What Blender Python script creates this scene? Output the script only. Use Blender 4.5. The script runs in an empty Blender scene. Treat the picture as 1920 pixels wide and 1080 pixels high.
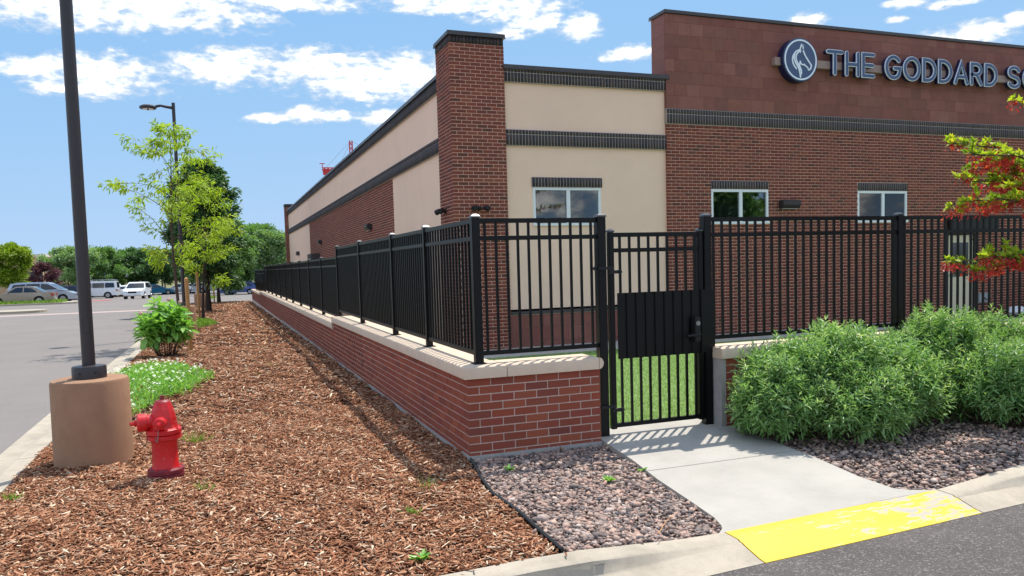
import bpy, bmesh, math, random
import numpy as np
from mathutils import Vector, Matrix
random.seed(7); rng = np.random.default_rng(7)
R_ = math.radians
S = bpy.context.scene
COL = S.collection
# ------------------------------------------------------------------ camera
F_PX, Y0_PX, YAW, PITCH, ROLL = 1463.48, 589.925, 0.3587647, -0.0640375, -0.0280742
CAM = np.array([-1.86196, -6.03656, 1.58550])
def _basis():
    cy, sy = math.cos(YAW), math.sin(YAW)
    r = np.array([cy, -sy, 0]); fw = np.array([sy, cy, 0]); up = np.array([0, 0, 1.])
    f2 = fw*math.cos(PITCH)+up*math.sin(PITCH); u2 = up*math.cos(PITCH)-fw*math.sin(PITCH)
    r3 = r*math.cos(ROLL)+u2*math.sin(ROLL); u3 = u2*math.cos(ROLL)-r*math.sin(ROLL)
    return r3, u3, f2
BR, BU, BF = _basis()
cd = bpy.data.cameras.new('camera'); cam = bpy.data.objects.new('camera', cd); COL.objects.link(cam)
m = Matrix.Identity(4)
for i in range(3):
    m[i][0], m[i][1], m[i][2], m[i][3] = BR[i], BU[i], -BF[i], CAM[i]
cam.matrix_world = m
cd.sensor_width = 36; cd.lens = F_PX/1920*36; cd.shift_y = (Y0_PX-540)/1920
cd.clip_start = .05; cd.clip_end = 6000
S.camera = cam
def ray(px, py):
    return BR*(px-960)/F_PX - BU*(py-Y0_PX)/F_PX + BF
def pix(px, py, ax, val):            # pixel -> point on the plane axis=val
    r = ray(px, py); return CAM+r*((val-CAM[ax])/r[ax])
def G(y):                            # fall of the site away from the camera
    if y < 9: return 0.
    if y < 34: return -.006*(y-9)
    if y < 68: return -.15-.0065*(y-34)
    if y < 90: return -.371-.022*(y-68)
    if y < 140: return -.855-.009*(y-90)
    return -1.305
def pixg(px, py, dz=-.13):           # pixel -> point on the sloping ground
    z = 0.
    for i in range(30):
        p = pix(px, py, 2, z+dz); z = .5*z+.5*G(min(p[1], 200))
    return p
# ------------------------------------------------------------------ light
SUN_D = Vector((-.34, -.34, -1)).normalized()
EXPOSURE = .70
sl = bpy.data.lights.new('sun', 'SUN'); sl.energy = 3.3; sl.angle = R_(.53); sl.color = (1, .955, .88)
so = bpy.data.objects.new('sun', sl); COL.objects.link(so)
so.rotation_euler = SUN_D.to_track_quat('-Z', 'Y').to_euler(); so.location = (8, 8, 30)
W = bpy.data.worlds.new('World'); S.world = W; W.use_nodes = True
wn, wl = W.node_tree.nodes, W.node_tree.links
wn.clear()
def WN(t, **k):
    n = wn.new(t)
    for a, b in k.items(): setattr(n, a, b)
    return n
def wmath(op, a, b=None, c=None):
    n = WN('ShaderNodeMath', operation=op)
    for i, v in enumerate((a, b, c)):
        if v is None: continue
        if isinstance(v, (int, float)): n.inputs[i].default_value = v
        else: wl.new(v, n.inputs[i])
    return n.outputs[0]
sky = WN('ShaderNodeTexSky', sky_type='NISHITA'); sky.sun_disc = False
sky.sun_elevation = R_(64.3); sky.sun_rotation = R_(45); sky.altitude = 1600; sky.air_density = 1.0; sky.dust_density = .25; sky.ozone_density = 1.2
tc = WN('ShaderNodeTexCoord'); sep = WN('ShaderNodeSeparateXYZ'); wl.new(tc.outputs['Generated'], sep.inputs[0])
az = wmath('MULTIPLY', wmath('ARCTAN2', sep.outputs[0], sep.outputs[1]), 57.2958)
el = wmath('MULTIPLY', wmath('ARCSINE', sep.outputs[2]), 57.2958)
def azel(px, py):
    r = ray(px, py); r = r/np.linalg.norm(r)
    return math.degrees(math.atan2(r[0], r[1])), math.degrees(math.asin(r[2]))
# cumulus banks seen in the photograph: centre x, y and half size in photograph pixels -> direction in the sky
CLOUDS = [(90, 8, 210, 38), (300, 14, 190, 36), (520, 2, 160, 16), (235, 38, 90, 16), (75, 128, 75, 20), (190, 140, 110, 36), (120, 165, 75, 13), (410, 128, 100, 30), (450, 112, 70, 24),
          (590, 128, 95, 34), (690, 145, 140, 40), (770, 140, 110, 36), (640, 112, 50, 14), (575, 215, 42, 15), (630, 217, 26, 12), (500, 221, 42, 9),
          (722, 222, 48, 15), (830, 8, 110, 17), (960, 14, 100, 24), (1010, 42, 60, 18), (1085, 50, 42, 22), (960, 64, 40, 10), (1190, 97, 50, 13), (1150, 108, 30, 7),
          (1515, 36, 38, 13), (1680, 37, 22, 6), (1825, 62, 95, 20), (1905, 38, 30, 16), (1700, 5, 40, 9), (1790, 5, 60, 8)]
comb = WN('ShaderNodeCombineXYZ'); wl.new(az, comb.inputs[0]); wl.new(wmath('MULTIPLY', el, 2.1), comb.inputs[1])
nz = WN('ShaderNodeTexNoise'); nz.inputs['Scale'].default_value = .55; nz.inputs['Detail'].default_value = 9; nz.inputs['Roughness'].default_value = .6
wl.new(comb.outputs[0], nz.inputs['Vector'])
nz2 = WN('ShaderNodeTexNoise'); nz2.inputs['Scale'].default_value = .13; nz2.inputs['Detail'].default_value = 3
wl.new(comb.outputs[0], nz2.inputs['Vector'])
dens = None
for (x, y, a, b) in CLOUDS:
    a0, e0 = azel(x, y); a1, e1 = azel(x+a, y); a2, e2 = azel(x, y-b)
    du = wmath('DIVIDE', wmath('SUBTRACT', az, a0), max(abs(a1-a0), .3)*1.2)
    dv = wmath('DIVIDE', wmath('SUBTRACT', el, e0), max(abs(e2-e0), .15)*1.35)
    q = wmath('SUBTRACT', 1, wmath('ADD', wmath('MULTIPLY', du, du), wmath('MULTIPLY', dv, dv)))
    dens = q if dens is None else wmath('SMOOTH_MAX', dens, q, .2)
# unseen cumulus over the rest of the sky, cover thickened to raise ambient light
far = wmath('MULTIPLY', wmath('SUBTRACT', nz2.outputs[0], .475), 8)
a_in = WN('ShaderNodeMapRange', interpolation_type='SMOOTHSTEP')          # 1 outside the photographed part of the sky
wl.new(wmath('ABSOLUTE', wmath('SUBTRACT', az, 20)), a_in.inputs[0]); a_in.inputs[1].default_value = 36; a_in.inputs[2].default_value = 46
e_in = WN('ShaderNodeMapRange', interpolation_type='SMOOTHSTEP'); wl.new(el, e_in.inputs[0]); e_in.inputs[1].default_value = 24; e_in.inputs[2].default_value = 30
out_f = wmath('MAXIMUM', a_in.outputs[0], e_in.outputs[0])
far = wmath('SUBTRACT', far, wmath('MULTIPLY', wmath('SUBTRACT', 1, out_f), 3))
dens = wmath('MAXIMUM', wmath('MAXIMUM', dens, -1), far)
nz3 = WN('ShaderNodeTexNoise'); nz3.inputs['Scale'].default_value = 1.25; nz3.inputs['Detail'].default_value = 6; nz3.inputs['Roughness'].default_value = .52
wl.new(comb.outputs[0], nz3.inputs['Vector'])
d2 = wmath('ADD', wmath('ADD', dens, wmath('MULTIPLY', wmath('SUBTRACT', nz.outputs[0], .5), 2.6)), wmath('MULTIPLY', wmath('SUBTRACT', nz3.outputs[0], .5), 1.9))
mr = WN('ShaderNodeMapRange', interpolation_type='SMOOTHSTEP'); wl.new(d2, mr.inputs[0]); mr.inputs[1].default_value = -.2; mr.inputs[2].default_value = 1.35
# thin milky veil low over the horizon is part of the sky model; clouds are sunlit white with slightly grey cores
core = WN('ShaderNodeMapRange'); wl.new(wmath('ADD', d2, wmath('MULTIPLY', nz2.outputs[0], .6)), core.inputs[0]); core.inputs[1].default_value = .6; core.inputs[2].default_value = 2.6; core.inputs[3].default_value = .36; core.inputs[4].default_value = 1.0
CL = 11.5
ssep = WN('ShaderNodeSeparateColor'); wl.new(sky.outputs[0], ssep.inputs[0]); scmb = WN('ShaderNodeCombineColor')
for i, (x_, m_) in enumerate(((.74, 2.45), (.33, 3.1), (.07, 4.0))):      # film-like shoulder, the same over the whole sky
    c_ = ssep.outputs[i]; wl.new(wmath('DIVIDE', c_, wmath('ADD', wmath('DIVIDE', c_, m_), x_)), scmb.inputs[i])
ccol = WN('ShaderNodeCombineColor')
for i, k in enumerate((CL*1.03, CL*1.0, CL*.955)): wl.new(wmath('MULTIPLY', core.outputs[0], k), ccol.inputs[i])
mixc = WN('ShaderNodeMix', data_type='RGBA'); wl.new(wmath('MULTIPLY', mr.outputs[0], .94), mixc.inputs[0])
wl.new(scmb.outputs[0], mixc.inputs[6]); wl.new(ccol.outputs[0], mixc.inputs[7])
bg = WN('ShaderNodeBackground'); bg.inputs[1].default_value = .15; wl.new(mixc.outputs[2], bg.inputs[0])
wo = WN('ShaderNodeOutputWorld'); wl.new(bg.outputs[0], wo.inputs[0])
S.view_settings.view_transform = 'Standard'; S.view_settings.look = 'None'; S.view_settings.exposure = EXPOSURE; S.view_settings.gamma = 1
S.render.engine = 'CYCLES'; S.render.resolution_x = 1024; S.render.resolution_y = 576
S.cycles.max_bounces = 8; S.cycles.transparent_max_bounces = 16
# ------------------------------------------------------------------ materials
MATS = {}
def lin(r, g, b): return tuple(((c/255)/12.92 if c/255 < .04045 else ((c/255+.055)/1.055)**2.4) for c in (r, g, b))
def M(name, col, rough=.6, metal=0, var=.12, vs=6, det=5, ramp=None, src=None, bump=0, bs=60, bd=.01, spec=.5, coat=0, leaf=0, stain=0, ss=1.2, mul=(1, 1, 1), gen=False):
    """ramp: list of colours picked by tint (src 'attr' = face attribute, 'obj' = per object)"""
    if name in MATS: return MATS[name]
    mt = bpy.data.materials.new(name); mt.use_nodes = True; N, L = mt.node_tree.nodes, mt.node_tree.links
    bs_ = N['Principled BSDF']; out = N['Material Output']
    pos = N.new('ShaderNodeNewGeometry').outputs['Position']
    if gen: pos = N.new('ShaderNodeTexCoord').outputs['Object']
    c = None
    if ramp:
        cr = N.new('ShaderNodeValToRGB'); els = cr.color_ramp.elements; n = len(ramp)
        while len(els) < n: els.new(.5)
        for i, k in enumerate(ramp): els[i].position = i/(n-1) if n > 1 else 0; els[i].color = (*k, 1)
        if src == 'obj': t = N.new('ShaderNodeObjectInfo').outputs['Random']
        else:
            at = N.new('ShaderNodeAttribute'); at.attribute_name = 'tint'; t = at.outputs['Fac']
        L.new(t, cr.inputs[0]); c = cr.outputs[0]
    else:
        rgb = N.new('ShaderNodeRGB'); rgb.outputs[0].default_value = (*col, 1); c = rgb.outputs[0]
    if var:
        nz = N.new('ShaderNodeTexNoise'); nz.inputs['Scale'].default_value = vs; nz.inputs['Detail'].default_value = det; nz.inputs['Roughness'].default_value = .65; L.new(pos, nz.inputs['Vector'])
        mp = N.new('ShaderNodeMapRange'); L.new(nz.outputs[0], mp.inputs[0]); mp.inputs[1].default_value = .25; mp.inputs[2].default_value = .75; mp.inputs[3].default_value = 1-var; mp.inputs[4].default_value = 1+var
        mx = N.new('ShaderNodeMix'); mx.data_type = 'RGBA'; mx.blend_type = 'MULTIPLY'; mx.inputs[0].default_value = 1; L.new(c, mx.inputs[6]); L.new(mp.outputs[0], mx.inputs[7]); c = mx.outputs[2]
    if stain:
        nz = N.new('ShaderNodeTexNoise'); nz.inputs['Scale'].default_value = ss; nz.inputs['Detail'].default_value = 8; nz.inputs['Roughness'].default_value = .7; L.new(pos, nz.inputs['Vector'])
        mp = N.new('ShaderNodeMapRange'); L.new(nz.outputs[0], mp.inputs[0]); mp.inputs[1].default_value = .42; mp.inputs[2].default_value = .72; mp.inputs[3].default_value = 1; mp.inputs[4].default_value = 1-stain
        mx = N.new('ShaderNodeMix'); mx.data_type = 'RGBA'; mx.blend_type = 'MULTIPLY'; mx.inputs[0].default_value = 1; L.new(c, mx.inputs[6]); L.new(mp.outputs[0], mx.inputs[7]); c = mx.outputs[2]
    L.new(c, bs_.inputs['Base Color']); bs_.inputs['Roughness'].default_value = rough; bs_.inputs['Metallic'].default_value = metal
    bs_.inputs['Specular IOR Level'].default_value = spec
    if coat: bs_.inputs['Coat Weight'].default_value = coat; bs_.inputs['Coat Roughness'].default_value = .05
    if bump:
        nz = N.new('ShaderNodeTexNoise'); nz.inputs['Scale'].default_value = bs; nz.inputs['Detail'].default_value = 6; L.new(pos, nz.inputs['Vector'])
        b = N.new('ShaderNodeBump'); b.inputs['Strength'].default_value = bump; b.inputs['Distance'].default_value = bd; L.new(nz.outputs[0], b.inputs['Height']); L.new(b.outputs[0], bs_.inputs['Normal'])
    if leaf:
        tr = N.new('ShaderNodeBsdfTranslucent')
        mx = N.new('ShaderNodeMix'); mx.data_type = 'RGBA'; mx.blend_type = 'MULTIPLY'; mx.inputs[0].default_value = 1; L.new(c, mx.inputs[6]); mx.inputs[7].default_value = (1.5, 1.6, .7, 1)
        L.new(mx.outputs[2], tr.inputs[0]); ms = N.new('ShaderNodeMixShader'); ms.inputs[0].default_value = leaf
        L.new(bs_.outputs[0], ms.inputs[1]); L.new(tr.outputs[0], ms.inputs[2]); L.new(ms.outputs[0], out.inputs[0])
    MATS[name] = mt; return mt
def glass_mat(name, tint=(.75, .82, .85), base=.03):
    if name in MATS: return MATS[name]
    mt = bpy.data.materials.new(name); mt.use_nodes = True; N, L = mt.node_tree.nodes, mt.node_tree.links
    N.remove(N['Principled BSDF']); out = N['Material Output']
    t = N.new('ShaderNodeBsdfTransparent'); t.inputs[0].default_value = (*tint, 1)
    g = N.new('ShaderNodeBsdfGlossy'); g.inputs['Roughness'].default_value = .015
    fr = N.new('ShaderNodeFresnel'); fr.inputs[0].default_value = 1.6
    ad = N.new('ShaderNodeMath'); ad.operation = 'ADD'; ad.inputs[1].default_value = base; L.new(fr.outputs[0], ad.inputs[0])
    ms = N.new('ShaderNodeMixShader'); L.new(ad.outputs[0], ms.inputs[0]); L.new(t.outputs[0], ms.inputs[1]); L.new(g.outputs[0], ms.inputs[2]); L.new(ms.outputs[0], out.inputs[0])
    MATS[name] = mt; return mt
def worn_paint(name, paint, under):
    mt = M(name, paint, rough=.55, var=.06, vs=9, stain=.12, ss=7); N, L = mt.node_tree.nodes, mt.node_tree.links
    b = N['Principled BSDF']; src = b.inputs['Base Color'].links[0].from_socket
    pos = N.new('ShaderNodeNewGeometry').outputs['Position']
    mpn = N.new('ShaderNodeMapping'); mpn.inputs['Scale'].default_value = (.7, 2.6, 1); L.new(pos, mpn.inputs[0])
    n1 = N.new('ShaderNodeTexNoise'); n1.inputs['Scale'].default_value = 4.2; n1.inputs['Detail'].default_value = 14; n1.inputs['Roughness'].default_value = .78; L.new(mpn.outputs[0], n1.inputs['Vector'])
    sx = N.new('ShaderNodeSeparateXYZ'); L.new(pos, sx.inputs[0])
    gx = N.new('ShaderNodeMapRange'); L.new(sx.outputs[0], gx.inputs[0]); gx.inputs[1].default_value = 1.3; gx.inputs[2].default_value = 2.6; gx.inputs[3].default_value = -.055; gx.inputs[4].default_value = .065
    ad = N.new('ShaderNodeMath'); ad.operation = 'ADD'; L.new(n1.outputs[0], ad.inputs[0]); L.new(gx.outputs[0], ad.inputs[1])
    mp = N.new('ShaderNodeMapRange'); L.new(ad.outputs[0], mp.inputs[0]); mp.inputs[1].default_value = .548; mp.inputs[2].default_value = .566
    mx = N.new('ShaderNodeMix'); mx.data_type = 'RGBA'; L.new(mp.outputs[0], mx.inputs[0]); L.new(src, mx.inputs[6]); mx.inputs[7].default_value = (*under, 1)
    L.new(mx.outputs[2], b.inputs['Base Color']); return mt
def speckle(mt, scale, lo, hi, amt, colr):
    """small aggregate flecks mixed into a material's own colour"""
    N, L = mt.node_tree.nodes, mt.node_tree.links; b = N['Principled BSDF']; src = b.inputs['Base Color'].links[0].from_socket
    pos = N.new('ShaderNodeNewGeometry').outputs['Position']
    n1 = N.new('ShaderNodeTexVoronoi'); n1.inputs['Scale'].default_value = scale; L.new(pos, n1.inputs['Vector'])
    sp = N.new('ShaderNodeSeparateColor'); L.new(n1.outputs['Color'], sp.inputs[0])
    mp = N.new('ShaderNodeMapRange'); L.new(sp.outputs[0], mp.inputs[0]); mp.inputs[1].default_value = lo; mp.inputs[2].default_value = hi; mp.inputs[4].default_value = amt
    mx = N.new('ShaderNodeMix'); mx.data_type = 'RGBA'; L.new(mp.outputs[0], mx.inputs[0]); L.new(src, mx.inputs[6]); mx.inputs[7].default_value = (*colr, 1)
    L.new(mx.outputs[2], b.inputs['Base Color']); return mt
BR1 = [lin(136, 72, 55), lin(148, 80, 60), lin(138, 70, 58), lin(156, 86, 62), lin(122, 68, 58), lin(150, 76, 55)]
BR2 = [lin(98, 62, 54), lin(120, 66, 54), lin(132, 72, 58), lin(124, 64, 56), lin(138, 76, 60), lin(112, 64, 56), lin(146, 84, 66)]
m_brick_o = M('brick_red', None, .85, ramp=BR1, src='obj', var=.18, vs=70, bump=.25, bs=160, bd=.002, spec=.25)
m_brick_a = M('brick_red_field', None, .85, ramp=BR1, src='attr', var=.18, vs=70, bump=.25, bs=160, bd=.002, spec=.25)
m_bb_o = M('building_brick', None, .85, ramp=BR2, src='obj', var=.15, vs=60, spec=.25)
m_bb_a = M('building_brick_field', None, .85, ramp=BR2, src='attr', var=.15, vs=60, spec=.25)
m_mortar = M('mortar', lin(205, 184, 172), .95, var=.15, vs=40, bump=.3, bs=200, bd=.002, spec=.2)
m_mortar_b = M('building_mortar', lin(226, 188, 168), .95, var=.1, vs=30, spec=.2)
m_dark_a = M('dark_soldier_brick', None, .7, ramp=[lin(62, 54, 56), lin(74, 64, 62), lin(54, 50, 54), lin(82, 66, 64)], src='attr', var=.15, vs=50, spec=.3)
m_mortar_g = M('grey_mortar', lin(168, 158, 152), .95, var=.1, vs=40, spec=.2)
m_stucco = M('tan_stucco', lin(243, 208, 184), .93, var=.035, vs=1.3, bump=.35, bs=220, bd=.003, spec=.2, stain=.05, ss=.8)
m_stone_o = M('red_stone_panel', None, .75, ramp=[lin(130, 82, 72), lin(138, 88, 77), lin(126, 82, 73), lin(147, 97, 85), lin(131, 80, 72), lin(125, 80, 70), lin(140, 90, 77)], src='obj', var=.12, vs=7, det=8, spec=.3, bump=.1, bs=40, bd=.003)
m_cast = M('cast_stone_cap', lin(212, 190, 166), .85, var=.06, vs=9, bump=.15, bs=150, bd=.002, spec=.3, stain=.08, ss=3)
m_conc = speckle(M('concrete_walk', lin(178, 172, 162), .85, var=.07, vs=2.3, det=9, bump=.3, bs=180, bd=.002, spec=.3, stain=.16, ss=1.7), 240, .9, 1, .35, lin(150, 144, 136))
m_kerb = speckle(M('kerb_concrete', lin(180, 168, 150), .88, var=.12, vs=4, det=9, bump=.3, bs=150, bd=.003, spec=.3, stain=.28, ss=2.6), 200, .88, 1, .4, lin(140, 130, 118))
m_found = M('foundation_concrete', lin(165, 160, 155), .9, var=.15, vs=9, bump=.4, bs=60, bd=.004, spec=.2)
m_asph = speckle(speckle(M('asphalt', lin(98, 92, 89), .92, var=.22, vs=1.1, det=10, bump=.8, bs=150, bd=.006, spec=.2, stain=.22, ss=.8), 110, .80, 1, .6, lin(160, 152, 144)), 160, .78, 1, .7, lin(48, 46, 46))
m_lot = speckle(M('lot_asphalt', lin(128, 121, 116), .9, var=.10, vs=.5, det=9, bump=.35, bs=120, bd=.003, spec=.25, stain=.10, ss=.16), 70, .9, 1, .4, lin(150, 146, 144))
m_yellow = worn_paint('worn_yellow_paint', lin(228, 190, 34), lin(172, 164, 150))
m_mulch0 = M('mulch_soil', lin(70, 46, 34), .95, var=.4, vs=28, det=8, bump=1, bs=45, bd=.02, spec=.1)
m_mulch = M('bark_mulch_chips', None, .9, ramp=[lin(88, 54, 38), lin(138, 88, 62), lin(168, 114, 83), lin(148, 97, 68), lin(190, 139, 106), lin(204, 157, 122), lin(112, 71, 50), lin(240, 214, 182)], src='attr', var=.25, vs=60, spec=.15)
m_stone = M('river_rock', None, .7, ramp=[lin(82, 77, 77), lin(146, 124, 113), lin(182, 147, 130), lin(106, 99, 98), lin(200, 168, 148), lin(66, 63, 65), lin(160, 140, 130), lin(194, 175, 162)], src='attr', var=.18, vs=45, spec=.35)
m_soil = M('gravel_bed_soil', lin(92, 82, 78), .95, var=.4, vs=40, spec=.1)
m_black = M('black_powder_coat', lin(7, 7, 9), .42, var=.05, vs=20, spec=.28)
m_blackm = M('black_matte', lin(12, 12, 13), .6, var=.1, vs=20)
m_cap = M('post_cap', lin(40, 40, 44), .22, var=.05, spec=.8)
m_edge = M('edging_plastic', lin(24, 24, 24), .5, var=.2, vs=20)
m_coping = M('dark_metal_coping', lin(66, 60, 62), .42, metal=.0, var=.06, vs=4, spec=.5)
m_white = M('white_vinyl', lin(228, 230, 232), .4, var=.03)
m_glass = glass_mat('window_glass'); m_cglass = glass_mat('car_glass', (.25, .28, .3), .08)
m_room = M('dim_room', lin(62, 66, 70), .9, var=.2, vs=2)
m_curt = M('pale_curtain', lin(150, 172, 168), .9, var=.12, vs=6)
m_turf0 = M('turf_base', lin(118, 142, 84), .9, var=.35, vs=60, det=6, spec=.15, bump=.6, bs=120, bd=.01)
m_turf = M('turf_blades', None, .75, ramp=[lin(112, 146, 82), lin(146, 176, 108), lin(184, 204, 140), lin(124, 154, 88)], src='attr', var=.1, leaf=.2, spec=.25)
m_grass = M('grass_blades', None, .75, ramp=[lin(74, 116, 40), lin(110, 150, 56), lin(150, 172, 80), lin(90, 130, 48)], src='attr', var=.1, leaf=.25, spec=.25)
m_red = M('hydrant_red', lin(210, 26, 32), .42, var=.16, vs=14, det=8, spec=.45, coat=.08, stain=.30, ss=7, bump=.3, bs=90, bd=.002)
m_red = speckle(m_red, 75, .965, 1, .55, lin(176, 110, 100))
m_maroon = M('weathered_maroon_paint', lin(132, 34, 46), .6, var=.25, vs=20, det=8, stain=.4, ss=9, bump=.4, bs=80, bd=.003)
m_steel = M('galvanised_steel', lin(150, 148, 144), .4, metal=.8, var=.1, vs=40)
m_tan = M('painted_tan_concrete', lin(160, 123, 96), .85, var=.08, vs=5, det=8, bump=.5, bs=110, bd=.004, spec=.25, stain=.18, ss=3.5)
m_pole = M('dark_bronze_pole', lin(50, 44, 46), .42, var=.05, vs=8, spec=.5)
m_wood = M('stake_wood', lin(190, 138, 84), .8, var=.2, vs=14)
m_bark = M('bark', lin(92, 76, 66), .9, var=.3, vs=25, bump=.6, bs=40, bd=.01, spec=.15)
m_barkd = M('dark_bark', lin(66, 56, 50), .9, var=.3, vs=25, bump=.6, bs=40, bd=.01, spec=.15)
def leafm(name, cols, t=.3, rough=.5): return M(name, None, rough, ramp=[lin(*c) for c in cols], src='attr', var=.08, vs=3, leaf=t, spec=.35)
m_lf_lime = leafm('lime_leaves', [(122, 150, 40), (146, 172, 50), (170, 190, 66), (132, 158, 44), (182, 176, 56)], .4)
m_lf_dark = leafm('dark_leaves', [(62, 92, 56), (78, 110, 66), (94, 128, 76), (70, 100, 68)], .26)
m_lf_mid = leafm('mid_leaves', [(84, 118, 66), (102, 138, 76), (120, 154, 88), (92, 126, 78), (138, 168, 100)], .3)
m_lf_pale = leafm('pale_leaves', [(106, 136, 92), (126, 154, 104), (146, 172, 118)], .3)
m_lf_gold = leafm('yellow_green_leaves', [(92, 120, 36), (116, 142, 42), (146, 164, 52), (100, 128, 40)], .34)
m_lf_purp = leafm('purple_leaves', [(84, 52, 62), (104, 64, 76), (120, 78, 84)], .2)
m_lf_bush = leafm('willow_shrub_leaves', [(102, 138, 78), (124, 162, 96), (152, 184, 120), (112, 150, 92), (200, 218, 164)], .3, .38)
m_lf_milk = leafm('broad_shrub_leaves', [(104, 156, 66), (126, 176, 80), (156, 196, 106), (114, 164, 78)], .32, .3)
m_lf_map = leafm('maple_leaves', [(124, 150, 46), (158, 176, 54), (186, 196, 66), (104, 136, 48), (196, 184, 62)], .42)
m_samara = leafm('red_samaras', [(178, 48, 50), (200, 66, 62), (160, 40, 46), (214, 110, 84)], .38)
m_petal = M('white_petals', lin(245, 245, 238), .6, var=.03, leaf=.2)
m_pink = M('pink_flower', lin(196, 158, 146), .7, var=.2, vs=60)
m_navy = M('navy_sign_face', lin(58, 80, 116), .35, var=.03, spec=.5)
m_navyd = M('navy_sign_return', lin(22, 32, 72), .4, var=.03)
m_signw = M('white_sign_outline', lin(236, 242, 252), .4, var=.02)
m_race = M('sign_raceway', lin(158, 132, 124), .6, var=.05)
m_door = M('beige_door', lin(206, 194, 168), .5, var=.03)
m_ink = M('number_black', lin(20, 20, 20), .6, var=0)
m_tyre = M('tyre_rubber', lin(28, 28, 29), .85, var=.1)
m_rim = M('alloy_rim', lin(176, 178, 182), .3, metal=.7, var=.05)
m_tail = M('tail_lamp', lin(176, 26, 24), .25, var=.05, coat=.5)
m_headl = M('head_lamp', lin(225, 228, 230), .15, var=.03, coat=.5)
m_crane = M('crane_red', lin(206, 52, 56), .6, var=.05)
m_farwall = M('far_tan_wall', lin(196, 160, 128), .9, var=.05, vs=.5)
m_fargrey = M('far_olive_wall', lin(150, 150, 132), .9, var=.05, vs=.5)
m_roofw = M('pale_roof_edge', lin(222, 212, 200), .8, var=.03)
m_canopy = M('yellow_canopy', lin(226, 176, 66), .7, var=.05)
m_land = M('land', lin(120, 118, 84), .95, var=.25, vs=.4, spec=.1)
m_redp = M('red_kerb_pad', lin(186, 84, 74), .8, var=.15, vs=3)
m_pinkc = M('pinkish_concrete', lin(178, 158, 150), .88, var=.08, vs=2, stain=.1, ss=1)
m_grey = M('grey_plastic', lin(150, 152, 156), .5, var=.05)
m_ac = M('dark_louvre', lin(70, 62, 62), .6, var=.1)
def paint(name, c, metal=.35): return M(name, lin(*c), .3, metal=metal, var=.02, coat=.6)
# ------------------------------------------------------------------ mesh helpers
def link(o, parent=None):
    COL.objects.link(o)
    if parent is not None: o.parent = parent
    return o
def tag(o, label=None, cat=None, group=None, kind=None):
    if label: o['label'] = label
    if cat: o['category'] = cat
    if group: o['group'] = group
    if kind: o['kind'] = kind
    return o
def empty(name, loc=(0, 0, 0), rz=0, label=None, cat=None, group=None):
    o = bpy.data.objects.new(name, None); o.empty_display_size = .1; COL.objects.link(o); o.location = Vector([float(v) for v in loc]); o.rotation_euler = (0, 0, rz)
    return tag(o, label, cat, group)
def np_obj(name, V, F, mat, parent=None, tint=None, smooth=False):
    V = np.asarray(V, float); F = np.asarray(F, int); n, k = F.shape
    me = bpy.data.meshes.new(name); me.vertices.add(len(V)); me.vertices.foreach_set('co', V.ravel())
    me.loops.add(n*k); me.loops.foreach_set('vertex_index', F.ravel()); me.polygons.add(n); me.polygons.foreach_set('loop_start', np.arange(0, n*k, k))
    if smooth: me.polygons.foreach_set('use_smooth', np.ones(n, bool))
    me.update(calc_edges=True)
    if tint is not None:
        a = me.attributes.new('tint', 'FLOAT', 'FACE'); a.data.foreach_set('value', np.asarray(tint, float))
    me.materials.append(mat); return link(bpy.data.objects.new(name, me), parent)
BOXF = np.array([[0, 3, 2, 1], [4, 5, 6, 7], [0, 1, 5, 4], [1, 2, 6, 5], [2, 3, 7, 6], [3, 0, 4, 7]])
def np_boxes(lo, hi):
    lo = np.asarray(lo, float); hi = np.asarray(hi, float); n = len(lo)
    sel = np.array([[0, 0, 0], [1, 0, 0], [1, 1, 0], [0, 1, 0], [0, 0, 1], [1, 0, 1], [1, 1, 1], [0, 1, 1]])
    V = np.where(sel[None], hi[:, None], lo[:, None]).reshape(-1, 3)
    F = (BOXF[None]+8*np.arange(n)[:, None, None]).reshape(-1, 4); return V, F
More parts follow.
